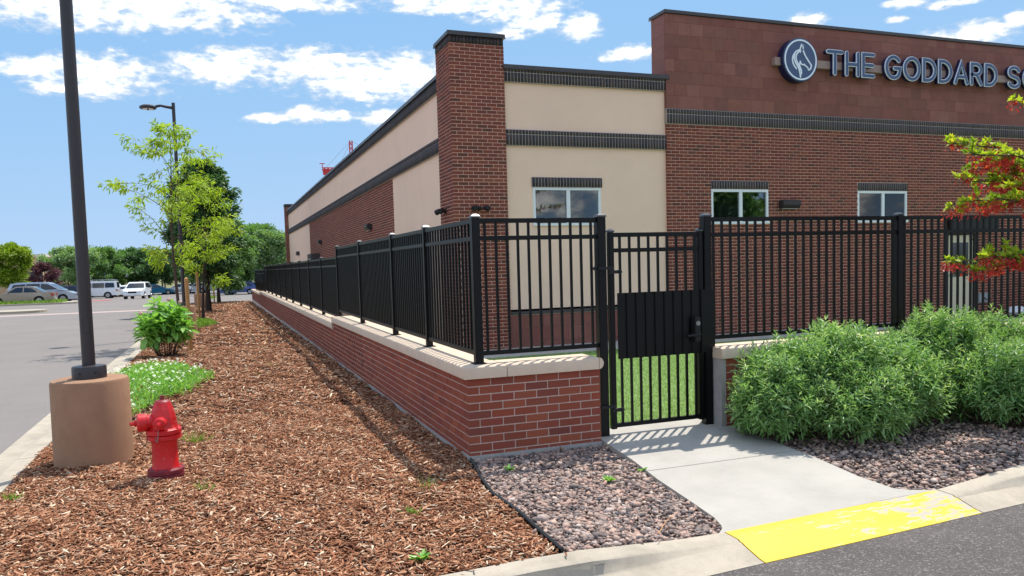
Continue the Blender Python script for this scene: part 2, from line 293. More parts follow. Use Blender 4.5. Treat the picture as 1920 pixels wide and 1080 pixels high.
class MB:
    def __init__(s): s.v = []; s.f = []
    def add(s, vs, fs):
        b = len(s.v); s.v += [tuple(float(c) for c in p) for p in vs]; s.f += [tuple(b+i for i in f) for f in fs]; return s
    def box(s, x0, x1, y0, y1, z0, z1):
        return s.add([(x0, y0, z0), (x1, y0, z0), (x1, y1, z0), (x0, y1, z0), (x0, y0, z1), (x1, y0, z1), (x1, y1, z1), (x0, y1, z1)], BOXF.tolist())
    def obox(s, c, sx, sy, sz, rz=0):
        ca, sa = math.cos(rz), math.sin(rz); vs = []
        for (x, y, z) in [(-1, -1, -1), (1, -1, -1), (1, 1, -1), (-1, 1, -1), (-1, -1, 1), (1, -1, 1), (1, 1, 1), (-1, 1, 1)]:
            X, Y = x*sx/2, y*sy/2; vs.append((c[0]+X*ca-Y*sa, c[1]+X*sa+Y*ca, c[2]+z*sz/2))
        return s.add(vs, BOXF.tolist())
    def bar(s, a, b, w, h=None):
        h = h or w; a = Vector(a); b = Vector(b); d = (b-a).normalized(); u = Vector((0, 0, 1)) if abs(d.z) < .9 else Vector((0, 1, 0))
        r = d.cross(u).normalized(); u = r.cross(d); vs = []
        for p in (a, b):
            for (i, j) in ((-1, -1), (1, -1), (1, 1), (-1, 1)): vs.append(p+r*(i*w/2)+u*(j*h/2))
        return s.add(vs, [(0, 1, 2, 3), (7, 6, 5, 4), (0, 4, 5, 1), (1, 5, 6, 2), (2, 6, 7, 3), (3, 7, 4, 0)])
    def tube(s, pts, rad, n=8, caps=True):
        pts = [Vector([float(c) for c in p]) for p in pts]; k = len(pts)
        if not hasattr(rad, '__len__'): rad = [rad]*k
        rings = []; pr = None
        for i, p in enumerate(pts):
            d = (pts[min(i+1, k-1)]-pts[max(i-1, 0)])
            d = d.normalized() if d.length > 1e-9 else Vector((0, 0, 1))
            if pr is None: r = d.orthogonal().normalized()
            else:
                r = pr-d*pr.dot(d); r = r.normalized() if r.length > 1e-6 else d.orthogonal().normalized()
            pr = r; u = d.cross(r)
            rings.append([p+(r*math.cos(2*math.pi*j/n)+u*math.sin(2*math.pi*j/n))*rad[i] for j in range(n)])
        fs = []
        for i in range(k-1):
            for j in range(n): fs.append((i*n+j, i*n+(j+1) % n, (i+1)*n+(j+1) % n, (i+1)*n+j))
        if caps: fs += [tuple(range(n))[::-1], tuple((k-1)*n+j for j in range(n))]
        return s.add([v for r in rings for v in r], fs)
    def lathe(s, prof, c=(0, 0, 0), axis=(0, 0, 1), n=24, fac=None):
        ax = Vector(axis).normalized(); r = ax.orthogonal().normalized() if abs(ax.z) < .99 else Vector((1, 0, 0)); u = ax.cross(r); c = Vector(c); vs = []
        for (rr, h) in prof:
            for j in range(n): a = 2*math.pi*(j+.5)/n; vs.append(c+ax*h+(r*math.cos(a)+u*math.sin(a))*rr)
        k = len(prof); fs = [(i*n+j, i*n+(j+1) % n, (i+1)*n+(j+1) % n, (i+1)*n+j) for i in range(k-1) for j in range(n)]
        fs += [tuple(range(n))[::-1], tuple((k-1)*n+j for j in range(n))]
        return s.add(vs, fs)
    def prism(s, poly, fn0, fn1):
        """poly 2-D points; fn maps each to 3-D on the two ends"""
        n = len(poly); a = [fn0(*p) for p in poly]; b = [fn1(*p) for p in poly]
        return s.add(a+b, [tuple(range(n))[::-1], tuple(range(n, 2*n))]+[(i, (i+1) % n, n+(i+1) % n, n+i) for i in range(n)])
    def build(s, name, mat, parent=None, smooth=False, bevel=0, loc=None, tri=False):
        me = bpy.data.meshes.new(name); me.from_pydata(s.v, [], s.f); me.update()
        if tri or bevel or True:
            bm = bmesh.new(); bm.from_mesh(me)
            if bevel: bmesh.ops.bevel(bm, geom=[e for e in bm.edges if len(e.link_faces) == 2 and e.calc_face_angle(0) > .6], offset=bevel, segments=2, affect='EDGES', clamp_overlap=True)
            bmesh.ops.recalc_face_normals(bm, faces=bm.faces)
            if tri: bmesh.ops.triangulate(bm, faces=[f for f in bm.faces if len(f.verts) > 4])
            bm.to_mesh(me); bm.free()
        if smooth:
            for p in me.polygons: p.use_smooth = True
            me.set_sharp_from_angle(angle=R_(38))
        me.materials.append(mat); o = link(bpy.data.objects.new(name, me), parent)
        if loc is not None: o.location = loc
        return o
def frames(d, roll):
    """rotation matrices (n,3,3) with columns x=dir, y=side, z=normal"""
    d = d/np.linalg.norm(d, axis=1, keepdims=True); ref = np.tile([0, 0, 1.], (len(d), 1)); bad = np.abs(d[:, 2]) > .95; ref[bad] = [1, 0, 0]
    s = np.cross(ref, d); s /= np.linalg.norm(s, axis=1, keepdims=True); nrm = np.cross(d, s)
    c, sn = np.cos(roll)[:, None], np.sin(roll)[:, None]; s2 = s*c+nrm*sn; n2 = nrm*c-s*sn
    return np.stack([d, s2, n2], axis=2)
def scatter(name, bv, bf, pos, rot, scl, tint, mat, parent=None, smooth=False):
    bv = np.asarray(bv, float); bf = np.asarray(bf, int); n = len(pos); k = len(bv)
    V = np.einsum('nij,nkj->nki', rot, bv[None]*scl[:, None, :])+pos[:, None, :]
    F = (bf[None]+k*np.arange(n)[:, None, None]).reshape(-1, bf.shape[1])
    return np_obj(name, V.reshape(-1, 3), F, mat, parent, np.repeat(tint, len(bf)), smooth)
LEAF_V = [(0, 0, 0), (.35, .5, .10), (.35, -.5, .10), (.4, 0, 0), (.8, .3, .03), (.8, -.3, .03), (1, 0, -.08)]
LEAF_F = [(0, 3, 1, 1), (0, 2, 3, 3), (3, 4, 1, 1), (3, 2, 5, 5), (3, 6, 4, 4), (3, 5, 6, 6)]
LEAF_F = [(a, b, c) for a, b, c, _ in LEAF_F]
QLEAF_V = [(0, 0, 0), (.5, .5, .08), (1, 0, -.05), (.5, -.5, .08)]; QLEAF_F = [(0, 3, 1), (3, 2, 1)]
def rdir(n, zlo=-1, zhi=1):
    z = rng.uniform(zlo, zhi, n); a = rng.uniform(0, 2*np.pi, n); r = np.sqrt(1-z*z); return np.stack([r*np.cos(a), r*np.sin(a), z], 1)
UNIT = {}
def unit_box(mat):
    if mat.name not in UNIT:
        me = bpy.data.meshes.new('brick'); me.from_pydata([(x, y, z) for z in (-.5, .5) for (x, y) in ((-.5, -.5), (.5, -.5), (.5, .5), (-.5, .5))], [], BOXF.tolist()); me.update(); me.materials.append(mat); UNIT[mat.name] = me
    return UNIT[mat.name]
def piece(name, lo, hi, mat, parent):
    o = bpy.data.objects.new(name, unit_box(mat)); o.location = [(a+b)/2 for a, b in zip(lo, hi)]; o.scale = [b-a for a, b in zip(lo, hi)]
    return link(o, parent)
def struct(o): return tag(o, kind='structure')
def brick_rows(u0, u1, v0, v1, opens=(), L=.2032, H=.0677, J=.010, phase=0, v_anchor=None):
    """running bond rectangles (ua, ub, va, vb) on [u0,u1]x[v0,v1], clipped at openings"""
    out = []; va = v0 if v_anchor is None else v_anchor-math.ceil((v_anchor-v0)/H)*H; k = 0
    while va < v1-.01:
        a, b = max(va+J/2, v0), min(va+H-J/2, v1)
        if b-a > .015:
            u = u0-(L/2 if (k+phase) % 2 else 0)
            while u < u1:
                spans = [(max(u+J/2, u0), min(u+L-J/2, u1))]
                for (p0, p1, q0, q1) in opens:
                    if q0 < b-.01 and q1 > a+.01:
                        ns = []
                        for (s, t) in spans:
                            if t <= p0 or s >= p1: ns.append((s, t))
                            else:
                                if s < p0: ns.append((s, min(t, p0)))
                                if t > p1: ns.append((max(s, p1), t))
                        spans = ns
                out += [(s, t, a, b) for s, t in spans if t-s > .02]
                u += L
        va += H; k += 1
    return out
def cells(u0, u1, v0, v1, opens):
    us = sorted({u0, u1, *[o[0] for o in opens], *[o[1] for o in opens]}); vs = sorted({v0, v1, *[o[2] for o in opens], *[o[3] for o in opens]}); out = []
    for i in range(len(us)-1):
        run = None
        for j in range(len(vs)-1):
            cu, cv = (us[i]+us[i+1])/2, (vs[j]+vs[j+1])/2
            if any(o[0] < cu < o[1] and o[2] < cv < o[3] for o in opens):
                if run: out.append(run); run = None
            else: run = (us[i], us[i+1], run[2] if run else vs[j], vs[j+1])
        if run: out.append(run)
    return out
def np_bricks(name, rects, fn, mat, parent, proud=.0):
    lo, hi = zip(*[fn(*r) for r in rects]); V, F = np_boxes(lo, hi); t = np.repeat(rng.random(len(rects)), 6)
    return tag(np_obj(name, V, F, mat, parent, t), kind='stuff')
# ================================================================== SETTING
def yb(x): return -2.18+.05*x        # back of the front kerb
def yr(x): return -2.56+.058*x       # edge of the street asphalt
def sm(a, b, x): t = min(max((x-a)/(b-a), 0), 1); return t*t*(3-2*t)
def kz(x): return -.07*sm(-.3, .9, x)*(1-sm(2.65, 3.9, x))   # kerb dropped at the ramp
def bedz(x, y):                       # finished level of the planting beds
    t = sm(-.3, 1., x)*(1-sm(2.6, 4.2, x))
    return G(y)-.075*t*min(max(-y/2.1, 0), 1)
def grid(name, xs, ys, zf, mat, parent=None):
    xs = np.asarray(xs); ys = np.asarray(ys); V = [(x, y, zf(x, y)) for y in ys for x in xs]; n = len(xs)
    F = [(j*n+i, j*n+i+1, (j+1)*n+i+1, (j+1)*n+i) for j in range(len(ys)-1) for i in range(n-1)]
    return np_obj(name, V, F, mat, parent, smooth=True)
YS = [-2500, -300, -40, -8, 0, 9, 15, 22, 34, 50, 68, 90, 110, 140, 200, 400, 2500]
struct(grid('ground', [-2500, -300, -70, -20, 0, 30, 80, 300, 2500], YS, lambda x, y: G(y)-.34, m_land))
struct(grid('parking_lot', [-3.92, 8, 24], [46.2, 68, 90, 110, 135], lambda x, y: G(y)-.137, m_lot))
struct(grid('parking_lot', [-95, -60, -30, -10, -3.93], [-60, -20, -8, 0, 9, 15, 22, 34, 50, 68, 90, 110, 135], lambda x, y: G(y)-.135, m_lot))
st = MB()
for i in range(-9, 80): st.add([(i*.5-.0 if i > -9 else -3.93, yr(i*.5), -.132), ((i+1)*.5, yr((i+1)*.5), -.132), ((i+1)*.5, -40, -.16), (i*.5 if i > -9 else -3.93, -40, -.16)], [(0, 3, 2, 1)])
struct(st.build('road', m_asph))
# left kerb along the lot: poured sections with joints
kerb = struct(empty('kerb'))
def kerb_left(y0, y1):
    k = MB(); prof = [(-3.45, -.3), (-3.45, .0), (-3.58, .0), (-3.615, -.02), (-3.635, -.10), (-3.66, -.118), (-3.935, -.128), (-3.935, -.3)]
    k.prism(prof, lambda x, z: (x, y0+.006, z+G(y0)), lambda x, z: (x, y1-.006, z+G(y1)))
    return struct(k.build('kerb_section', m_kerb, kerb, smooth=True))
yy = -1.2
while yy < 46: kerb_left(yy, min(yy+3.05, 46)); yy += 3.05
def kprof(x):
    h = kz(x); f = (h+.07)/.07; b = yb(x); r = yr(x)
    return [(b, -.3), (b, h), (b-.13, h-.002), (b-.15, h-.012), (b-.17-.0*f, h-.012-.075*f), (b-.19, -.10 if h > -.05 else h-.02), (r+.05, -.122), (r, -.128), (r, -.3)]
def kerb_front(x0, x1, nm='kerb_section', mt=None, par=None, dz=0, n=6):
    k = MB(); rows = []
    for i in range(n+1): x = x0+(x1-x0)*i/n; rows.append([(x, y, z+dz) for y, z in kprof(x)])
    p = len(rows[0])
    k.add([v for r in rows for v in r], [(i*p+j, i*p+(j+1) % p, (i+1)*p+(j+1) % p, (i+1)*p+j) for i in range(n) for j in range(p)]+[tuple(range(p)), tuple(n*p+j for j in range(p))[::-1]])
    return struct(k.build(nm, mt or m_kerb, par or kerb, smooth=True))
for (a, b) in ((-3.3, -1.05), (-1.04, .935), (2.775, 4.6), (4.61, 7.6), (7.61, 10.6), (10.61, 13.6)): kerb_front(a, b)
kerb_front(.945, 2.765, 'painted_kerb_section', m_yellow, n=4)
# corner piece of the kerb, just out of the picture
kc = MB()
kc.box(-3.935, -3.31, -2.72, -1.21, -.3, -.004); struct(kc.build('kerb_corner', m_kerb, kerb))
# planting bed
struct(grid('mulch_bed', [-3.45, -2.5, -1.5, -.7, .02], [-2.34, -1.5, -.7, 0, 3, 6, 9, 12, 16, 22, 28, 34, 40, 46], lambda x, y: bedz(x, y)-.02 if y > -2.1 else bedz(x, y)-.03, m_mulch0))
EDGE = [(.0, -.02), (-.03, -.25), (-.1, -.6), (-.15, -1.0), (-.13, -1.45), (-.145, -1.8), (-.155, -2.17)]
def edge_x(y):
    for (a, b) in zip(EDGE, EDGE[1:]):
        if b[1] <= y <= a[1]: t = (y-a[1])/(b[1]-a[1]); return a[0]+(b[0]-a[0])*t
    return EDGE[-1][0] if y < -2 else 0.
ed = MB(); ed.tube([(x, y, .012+bedz(x, y)) for x, y in EDGE], .011, 6)
for a, b in zip(EDGE, EDGE[1:]): ed.bar((a[0], a[1], -.03), (b[0], b[1], -.03), .006, .09)
tag(ed.build('landscape_edging', m_edge, smooth=True), 'black plastic landscape edging strip between red mulch and gravel', 'edging')
# walk to the gate
WL = [(.35, 1.21), (0, 1.215), (-.6, 1.17), (-1.1, 1.10), (-1.6, 1.06), (-1.9, 1.03), (-2.05, .985), (-2.14, .90)]
WR = [(.35, 2.5), (0, 2.55), (-.6, 2.555), (-1.1, 2.55), (-1.6, 2.50), (-1.9, 2.52), (-2.0, 2.62), (-2.05, 2.80)]
def wz(y): return .045+(-.072-.045)*min(max((.3-y)/2.4, 0), 1)
def walkx(T, y):
    for (a, b) in zip(T, T[1:]):
        if b[0] <= y <= a[0]: t = (y-a[0])/(b[0]-a[0]); return a[1]+(b[1]-a[1])*t
    return T[-1][1] if y < T[-1][0] else T[0][1]
walk = struct(empty('path'))
def slab(ys):
    wk = MB(); vs = []; n = len(ys)
    for i, y in enumerate(ys):
        for T in (WL, WR):
            x = walkx(T, y) if y > -2.2 else T[-1][1]; yv = max(y, yb(x)+.004) if y > -2.2 else yb(x)+.004
            vs += [(x, yv, wz(yv)), (x, yv, -.2)]
    fs = []
    for i in range(n-1):
        a = i*4; b = a+4; fs += [(a, a+2, b+2, b), (a+1, b+1, b+3, a+3), (a, b, b+1, a+1), (a+2, a+3, b+3, b+2)]
    fs += [(0, 1, 3, 2), (4*n-4, 4*n-2, 4*n-1, 4*n-3)]
    wk.add(vs, fs); struct(wk.build('slab', m_conc, walk))
slab([.35, 0, -.6, -.895]); slab([-.905, -1.1, -1.35, -1.6, -1.75, -1.9, -1.97, -2.03, -2.08, -3])
# gravel bed sheets
struct(grid('gravel_bed', np.linspace(-.16, 1.25, 8), np.linspace(-2.2, .02, 8), lambda x, y: bedz(x, y)-.035, m_soil))
struct(grid('gravel_bed', np.linspace(2.45, 14, 14), np.linspace(-2.1, .02, 8), lambda x, y: bedz(x, y)-.035 if y > yb(x) else -.2, m_soil))
# yard behind the fence
struct(grid('lawn', np.linspace(.28, 24, 10), [.28, 2, 4, 6.9], lambda x, y: -.03-.004*y, m_turf0))
cs = MB(); cs.box(1.0, 24, 6.9, 8.3, -.25, -.045); struct(cs.build('concrete_apron', m_conc))
sy = MB(); sy.add([(.28, 6.9, -.06), (2.6, 6.9, -.06), (2.6, 46, -.25), (.28, 46, -.25)], [(0, 1, 2, 3)]); struct(sy.build('side_yard', m_turf0))
# ================================================================== LOW WALLS
H = .0677
def low_wall_left():
    w = empty('garden_wall', (0, 0, 0), 0, 'low red brick wall with pale stone cap running along the mulch bed', 'wall')
    ZT = .665; Z2 = .563; Z3 = .46; Y1 = 7.85; Y2 = 33; YE = 43
    c = MB(); c.box(.005, 1.195, .005, .29, -.2, ZT-.002); c.box(.005, .29, .29, Y1, -.2, ZT-.002); c.box(.0055, .2895, Y1, Y2, -.3, Z2-.002); c.box(.005, .29, Y2, YE, -.4, Z3-.002)
    core = c.build('mortar_core', m_mortar, w)
    f = MB(); f.box(-.012, 1.205, -.014, .2, -.3, .028); f.box(-.0125, .2, .2, 20, -.3, .018); f.build('foundation', m_found, w)
    nb = 0; rest = []
    rows = []; k = 0; z = ZT
    while z-H > -.03:
        rows.append((z-H+.005, z-.005, k)); z -= H; k += 1
    for (a, b, k) in rows:            # front face
        full = (k % 2 == 0)
        x = 0.; first = True
        while x < 1.195:
            L = .1932 if (full or not first) else .092
            e = min(x+L, 1.2)
            d = .092 if (first and full) else (.193 if first else .05)
            j = random.uniform(-.0015, .0015)
            if e-x > .03: piece('brick', (x, j, a), (e, d, b), m_brick_o, w); nb += 1
            x += L+.010; first = False
        y = .102 if full else .2032
        while y < YE:
            e = y+.1932; r = None
            top = ZT if y < Y1 else (Z2 if y < Y2 else Z3)
            if b < top and e < YE:
                j = random.uniform(-.0015, .0015); rest.append(((j, y, a), (.05, e, b)))
            y += .2032
    rest.sort(key=lambda r: r[0][1])
    for lo, hi in rest[:300-nb]: piece('brick', lo, hi, m_brick_o, w)
    V, F = np_boxes([r[0] for r in rest[300-nb:]], [r[1] for r in rest[300-nb:]])
    tag(np_obj('brick_field', V, F, m_brick_a, w, np.repeat(rng.random(len(rest)-300+nb), 6)), kind='stuff')
    # cap stones: bullnosed cast stone
    def cap_y(y0, y1, zb, h=.10):
        p = [(-.035, 0), (-.035, h*.72), (-.026, h*.92), (-.008, h), (.308, h), (.33, h*.85), (.33, 0)]
        k = MB(); k.prism(p, lambda x, z: (x, y0+.003, zb+z), lambda x, z: (x, y1-.003, zb+z)); k.build('cap_stone', m_cast, w, smooth=True)
    def cap_x(x0, x1, zb, h=.10, par=w, y0=-.035):
        p = [(-.035, 0), (-.035, h*.72), (-.026, h*.92), (-.008, h), (.308, h), (.33, h*.85), (.33, 0)]
        k = MB(); k.prism(p, lambda y, z: (x0+.003, y, zb+z), lambda y, z: (x1-.003, y, zb+z)); k.build('cap_stone', m_cast, par, smooth=True)
    # corner block + front run with rounded end
    k = MB(); h = .10
    p = [(-.035, 0), (-.035, h*.72), (-.026, h*.92), (-.008, h)]
    pts = []
    for (o, z) in p: pts.append([(o, o), (.33, o), (.33, .33), (o, .33)])
    vs = []
    for (o, z), q in zip(p, pts): vs += [(x, y, ZT+z) for x, y in q]
    fs = [(3, 2, 1, 0)]
    for i in range(3):
        for j in range(4): fs.append((i*4+j, i*4+(j+1) % 4, i*4+4+(j+1) % 4, i*4+4+j))
    fs.append((12, 13, 14, 15)); k.add(vs, fs); k.build('cap_stone', m_cast, w, smooth=True)
    cap_x(.333, 1.18, ZT)
    e = MB(); ring = [(1.18, 0), (1.196, .004), (1.21, .016), (1.219, .034), (1.222, .05), (1.219, .066), (1.21, .084), (1.196, .096), (1.18, .10)]
    e.prism(ring, lambda x, z: (x+.002, -.034, ZT+z), lambda x, z: (x+.002, .329, ZT+z)); e.build('cap_end', m_cast, w, smooth=True)
    y = .333
    for i in range(8):
        y1 = min(y+.94, Y1-.02)
        if y1-y > .05: cap_y(y, y1, ZT)
        y = y1
    e = MB(); e.prism([(Y1-.02, 0), (Y1+.01, .004), (Y1+.03, .03), (Y1+.034, .06), (Y1+.02, .088), (Y1-.02, .1)], lambda y, z: (-.034, y, ZT+z), lambda y, z: (.329, y, ZT+z)); e.build('cap_end', m_cast, w, smooth=True)
    y = Y1
    while y < Y2-.1: cap_y(y, min(y+.96, Y2), Z2); y += .96
    while y < YE-.1: cap_y(y, min(y+.96, YE), Z3); y += .96
    return w
low_wall_left()
def low_wall_right():
    w = empty('garden_wall', (2.45, 0, 0), 0, 'low brick wall with stone cap partly hidden behind the willowy green shrubs', 'wall')
    X0, X1, ZT = 2.45, 20.6, .665
    MB().box(X0+.05-2.45, X1-2.45, .005, .29, -.2, ZT-.002).build('mortar_core', m_mortar, w)
    MB().box(0, .05, -.004, .30, -.2, ZT-.001).build('end_plaster', m_found, w)
    rects = brick_rows(.055, X1-2.45, -.02, ZT-.004, v_anchor=ZT)
    rects.sort(key=lambda r: r[0]); n = 0
    for (a, b, c, d) in rects[:90]: piece('brick', (a, 0, c), (b, .05, d), m_brick_o, w)
    np_bricks('brick_field', rects[90:], lambda a, b, c, d: ((a, 0, c), (b, .05, d)), m_brick_a, w)
    h = .10; p = [(-.035, 0), (-.035, h*.72), (-.026, h*.92), (-.008, h), (.308, h), (.33, h*.85), (.33, 0)]
    x = -.015
    while x < X1-2.45:
        x1 = min(x+.96, X1-2.45); k = MB(); k.prism(p, lambda y, z: (x+.003, y, ZT+z), lambda y, z: (x1-.003, y, ZT+z)); k.build('cap_stone', m_cast, w, smooth=True); x = x1
low_wall_right()
# ================================================================== FENCES
def post(par, x, y, z0, z1, w=.064, name='post'):
    MB().box(x-w/2, x+w/2, y-w/2, y+w/2, z0, z1-.03).build(name, m_black, par, bevel=.004)
    c = MB(); h = w/2+.005
    c.add([(x-h, y-h, z1-.03), (x+h, y-h, z1-.03), (x+h, y+h, z1-.03), (x-h, y+h, z1-.03), (x-h, y-h, z1-.016), (x+h, y-h, z1-.016), (x+h, y+h, z1-.016), (x-h, y+h, z1-.016), (x-h*.4, y-h*.4, z1), (x+h*.4, y-h*.4, z1), (x+h*.4, y+h*.4, z1), (x-h*.4, y+h*.4, z1)],
          [(0, 3, 2, 1), (0, 1, 5, 4), (1, 2, 6, 5), (2, 3, 7, 6), (3, 0, 4, 7), (4, 5, 9, 8), (5, 6, 10, 9), (6, 7, 11, 10), (7, 4, 8, 11), (8, 9, 10, 11)])
    c.build('post_cap', m_cap, par, bevel=.002)
def panel(par, a, b, zt, zb, axis, other, pick, stuff=None):
    """rails and pickets between posts at a and b; pick = list receiving picket boxes"""
    for (z, h) in ((zt-.055, .038), (zt-.20, .036), (zb, .036)):
        lo = (a, other-.019, z-h/2); hi = (b, other+.019, z+h/2)
        if axis == 1: lo = (other-.019, a, z-h/2); hi = (other+.019, b, z+h/2)
        MB().box(lo[0], hi[0], lo[1], hi[1], lo[2], hi[2]).build('rail', m_black, par, bevel=.003)
    n = max(int(round((b-a)/.0965)), 1); s = (b-a)/n
    for i in range(n):
        c = a+s*(i+.5); w = .0097
        if axis == 0: pick.append(((c-w, other-w, zb+.01), (c+w, other+w, zt-.06)))
        else: pick.append(((other-w, c-w, zb+.01), (other+w, c+w, zt-.06)))
def pickets(par, pick, n=300):
    for lo, hi in pick[:n]: piece('picket', lo, hi, m_black, par)
    if len(pick) > n:
        V, F = np_boxes([p[0] for p in pick[n:]], [p[1] for p in pick[n:]]); tag(np_obj('picket_field', V, F, m_black, par), kind='stuff')
fs_ = empty('side_fence', (.15, 0, 0), 0, 'black metal picket fence on the long wall beside the mulch bed', 'fence'); OX = Vector((-.15, 0, 0))
hold = empty('tmp'); pk = []
PY = [.15, 1.78, 3.41, 5.74, 8.08]
for i, y in enumerate(PY):
    post(fs_, 0, y, .765 if y > .2 else .76, 2.01, .07 if i == 0 else .064)
    MB().box(-.055, .055, y-.055, y+.055, .762, .772).build('base_plate', m_black, fs_)
    if i: panel(fs_, PY[i-1]+.035, y-.032, 2.01, .85, 1, 0, pk)
y = 8.08
while y < 40:
    y2 = y+2.31; zt = 1.85 if y < 31 else 1.70; zb = .74 if y < 31 else .62
    post(fs_, 0, y2, zb-.08, zt); panel(fs_, y+.032, y2-.032, zt, zb, 1, 0, pk); y = y2
pickets(fs_, pk)
bpy.data.objects.remove(hold)
ff = empty('front_fence', (0, .15, .76), 0, 'short black picket fence section between the wall corner and the gate', 'fence'); pk = []
def shift(f): f.location = (0, 0, 0)
ff.location = (0, 0, 0)
panel(ff, .185, 1.265, 2.01, .85, 0, .15, pk); pickets(ff, pk)
post(ff, 1.305, .15, .0, 2.01, .08)
rf = empty('yard_fence', (0, 0, 0), 0, 'black picket fence on the wall behind the green shrubs right of the gate', 'fence'); pk = []
px_ = 2.40; post(rf, px_, .15, .0, 2.01, .08)
first = True
for x2 in (4.755, 7.10, 9.45, 11.8, 14.15, 16.5, 18.85):
    panel(rf, px_+.038, x2-.034, 2.01, .85, 0, .15, pk); post(rf, x2, .15, .765, 2.01, .068); px_ = x2
pickets(rf, pk)
# gate
gt = empty('gate', (0, 0, 0), 0, 'black metal picket gate with ribbed panel and lock box', 'gate')
def stile(x): post(gt, x, .15, .085, 1.875, .05, 'stile')
stile(1.405); stile(2.33); pk = []
for (z, h) in ((1.822, .038), (1.685, .036), (.115, .036)): MB().box(1.43, 2.305, .131, .169, z-h/2, z+h/2).build('rail', m_black, gt, bevel=.003)
for i in range(9):
    x = 1.43+.875*(i+.5)/9+.02
    if x < 2.29: pk.append(((x-.0097, .1403, .12), (x+.0097, .1597, 1.81)))
pickets(gt, pk)
pn = MB(); x = 1.425
ribs = [1.425+.875*i/9+.02 for i in range(10)]
prof = []
for i in range(9): prof += [(ribs[i], .112), (ribs[i]+.058, .112), (ribs[i]+.066, .126), (ribs[i+1]-.008, .126)]
prof += [(ribs[9], .108), (2.465, .108)]
nn = len(prof); vs = []
for dz, off in ((.717, 0), (1.306, 0), (1.306, .003), (.717, .003)): vs += [(x, y+off, dz) for x, y in prof]
fs = []
for i in range(nn-1):
    for r in range(4): fs.append((r*nn+i, r*nn+i+1, ((r+1) % 4)*nn+i+1, ((r+1) % 4)*nn+i))
fs += [(0, nn, 2*nn, 3*nn), (nn-1, 4*nn-1, 3*nn-1, 2*nn-1)]
pn.add(vs, fs); tag(pn.build('privacy_panel', m_black, gt), 'black ribbed sheet metal panel across the gate')
lk = MB(); lk.box(2.21, 2.275, .055, .104, .83, 1.06); lko = lk.build('lock_box', m_blackm, gt, bevel=.006)
MB().lathe([(.013, 0), (.022, 0), (.022, .006), (.013, .006)], (2.243, .054, 1.0), (0, -1, 0), 20).build('key_cylinder', m_steel, lko, smooth=True)
lv = MB(); lv.tube([(2.243, .055, .90), (2.243, .015, .90), (2.15, .012, .895), (2.11, .016, .89)], .011, 8); lv.build('lever', m_blackm, lko, smooth=True)
for z in (1.53, .30):
    h = MB(); h.box(1.235, 1.40, .085, .108, z-.012, z+.012); h.box(1.37, 1.46, .085, .11, z-.05, z-.02); h.tube([(1.37, .1, z-.055), (1.37, .1, z+.02)], .013, 8)
    h.lathe([(.02, 0), (.02, .03), (.008, .03)], (1.232, .115, z), (0, -1, 0), 10); h.lathe([(.018, 0), (.018, .03), (.008, .03)], (1.468, .115, z-.035), (0, -1, 0), 10); h.build('hinge', m_blackm, gt, smooth=True)
# ================================================================== BUILDING
bd = empty('school_building', (0, 0, 0), 0, 'single storey school with red brick, tan stucco and dark soldier courses', 'building')
YF = 8.2; YS_ = 8.27; XL = 2.50; YEND = 45.4
WIN1 = (4.008, 5.5, 2.33, 3.09); WIN2 = (8.105, 9.6, 2.33, 3.075); WIN3 = (12.122, 13.64, 2.33, 3.067); DOOR = (14.93, 15.90, -.05, 2.08)
X1 = 24.
# --- cores
core = MB()
for (a, b, c, d) in cells(7.03, X1, -.3, 4.42, [WIN2, WIN3, DOOR]): core.box(a, b, YF+.004, YF+.35, c, d)
brickw = core.build('brick_wall', m_mortar_b, bd)
sc = MB()
for (a, b, c, d) in cells(3.46, 7.03, .70, 5.30, [WIN1]): sc.box(a, b, YS_, YS_+.3, c, d)
sc.build('stucco_wall', m_stucco, bd)
MB().box(3.3, 7.2, 9.2, 9.4, -.3, 5.2).build('inner_wall', m_room, bd)
bk = MB(); bk.box(7.2, X1, YF+1.2, YF+1.4, -.3, 4.4); bk.build('inner_wall', m_room, bd)
# main brick field
rects = brick_rows(7.03, X1, -.05, 4.415, [(WIN2[0], WIN2[1], WIN2[2], WIN2[3]+.19), (WIN3[0], WIN3[1], WIN3[2], WIN3[3]+.19), (14.9, 15.93, -.1, 2.1)], v_anchor=4.415)
np_bricks('brick_field', rects, lambda a, b, c, d: ((7.026 if a < 7.06 else a, YF, c), (b, YF+.05, d)), m_bb_a, brickw)
def soldiers(par, u0, u1, zs, fn, s=.0677, name='soldier_course'):
    rr = []
    for (a, b) in zs:
        u = u0
        while u < u1-.02: rr.append((u+.0055, min(u+s-.0055, u1), a, b)); u += s
    return np_bricks(name, rr, fn, m_dark_a, par)
def band(u0, u1, z0, z1, split, y, par=bd):       # dark band on a front wall
    MB().box(u0, u1, y-.0005, y+.06, z0, z1).build('band_mortar', m_mortar_g, par)
    zs = [(z0+.008, split-.006), (split+.006, z1-.008)] if split else [(z0+.006, z1-.006)]
    soldiers(par, u0, u1, zs, lambda a, b, c, d: ((a, y-.003, c), (b, y+.05, d)))
band(7.03, X1, 4.42, 4.735, 4.625, YF-.012)
band(3.46, 7.03, 3.885, 4.19, 4.10, YS_-.05)
band(3.46, 7.03, 5.09, 5.33, 5.275, YS_-.05)
band(WIN1[0]-.02, WIN1[1]+.02, 3.092, 3.285, None, YS_-.03)
band(WIN2[0], WIN2[1], 3.08, 3.262, None, YF-.004); band(WIN3[0], WIN3[1], 3.07, 3.258, None, YF-.004)
def coping(par, x0, x1, y0, y1, z, h=.075):
    c = MB(); c.box(x0, x1, y0, y1, z-h, z); c.box(x0-.008, x1+.008, y0-.008, y1+.008, z-h-.012, z-h+.006); return c.build('coping', m_coping, par, bevel=.004)
coping(bd, 3.44, 7.1, YS_-.09, YS_+.4, 5.415)
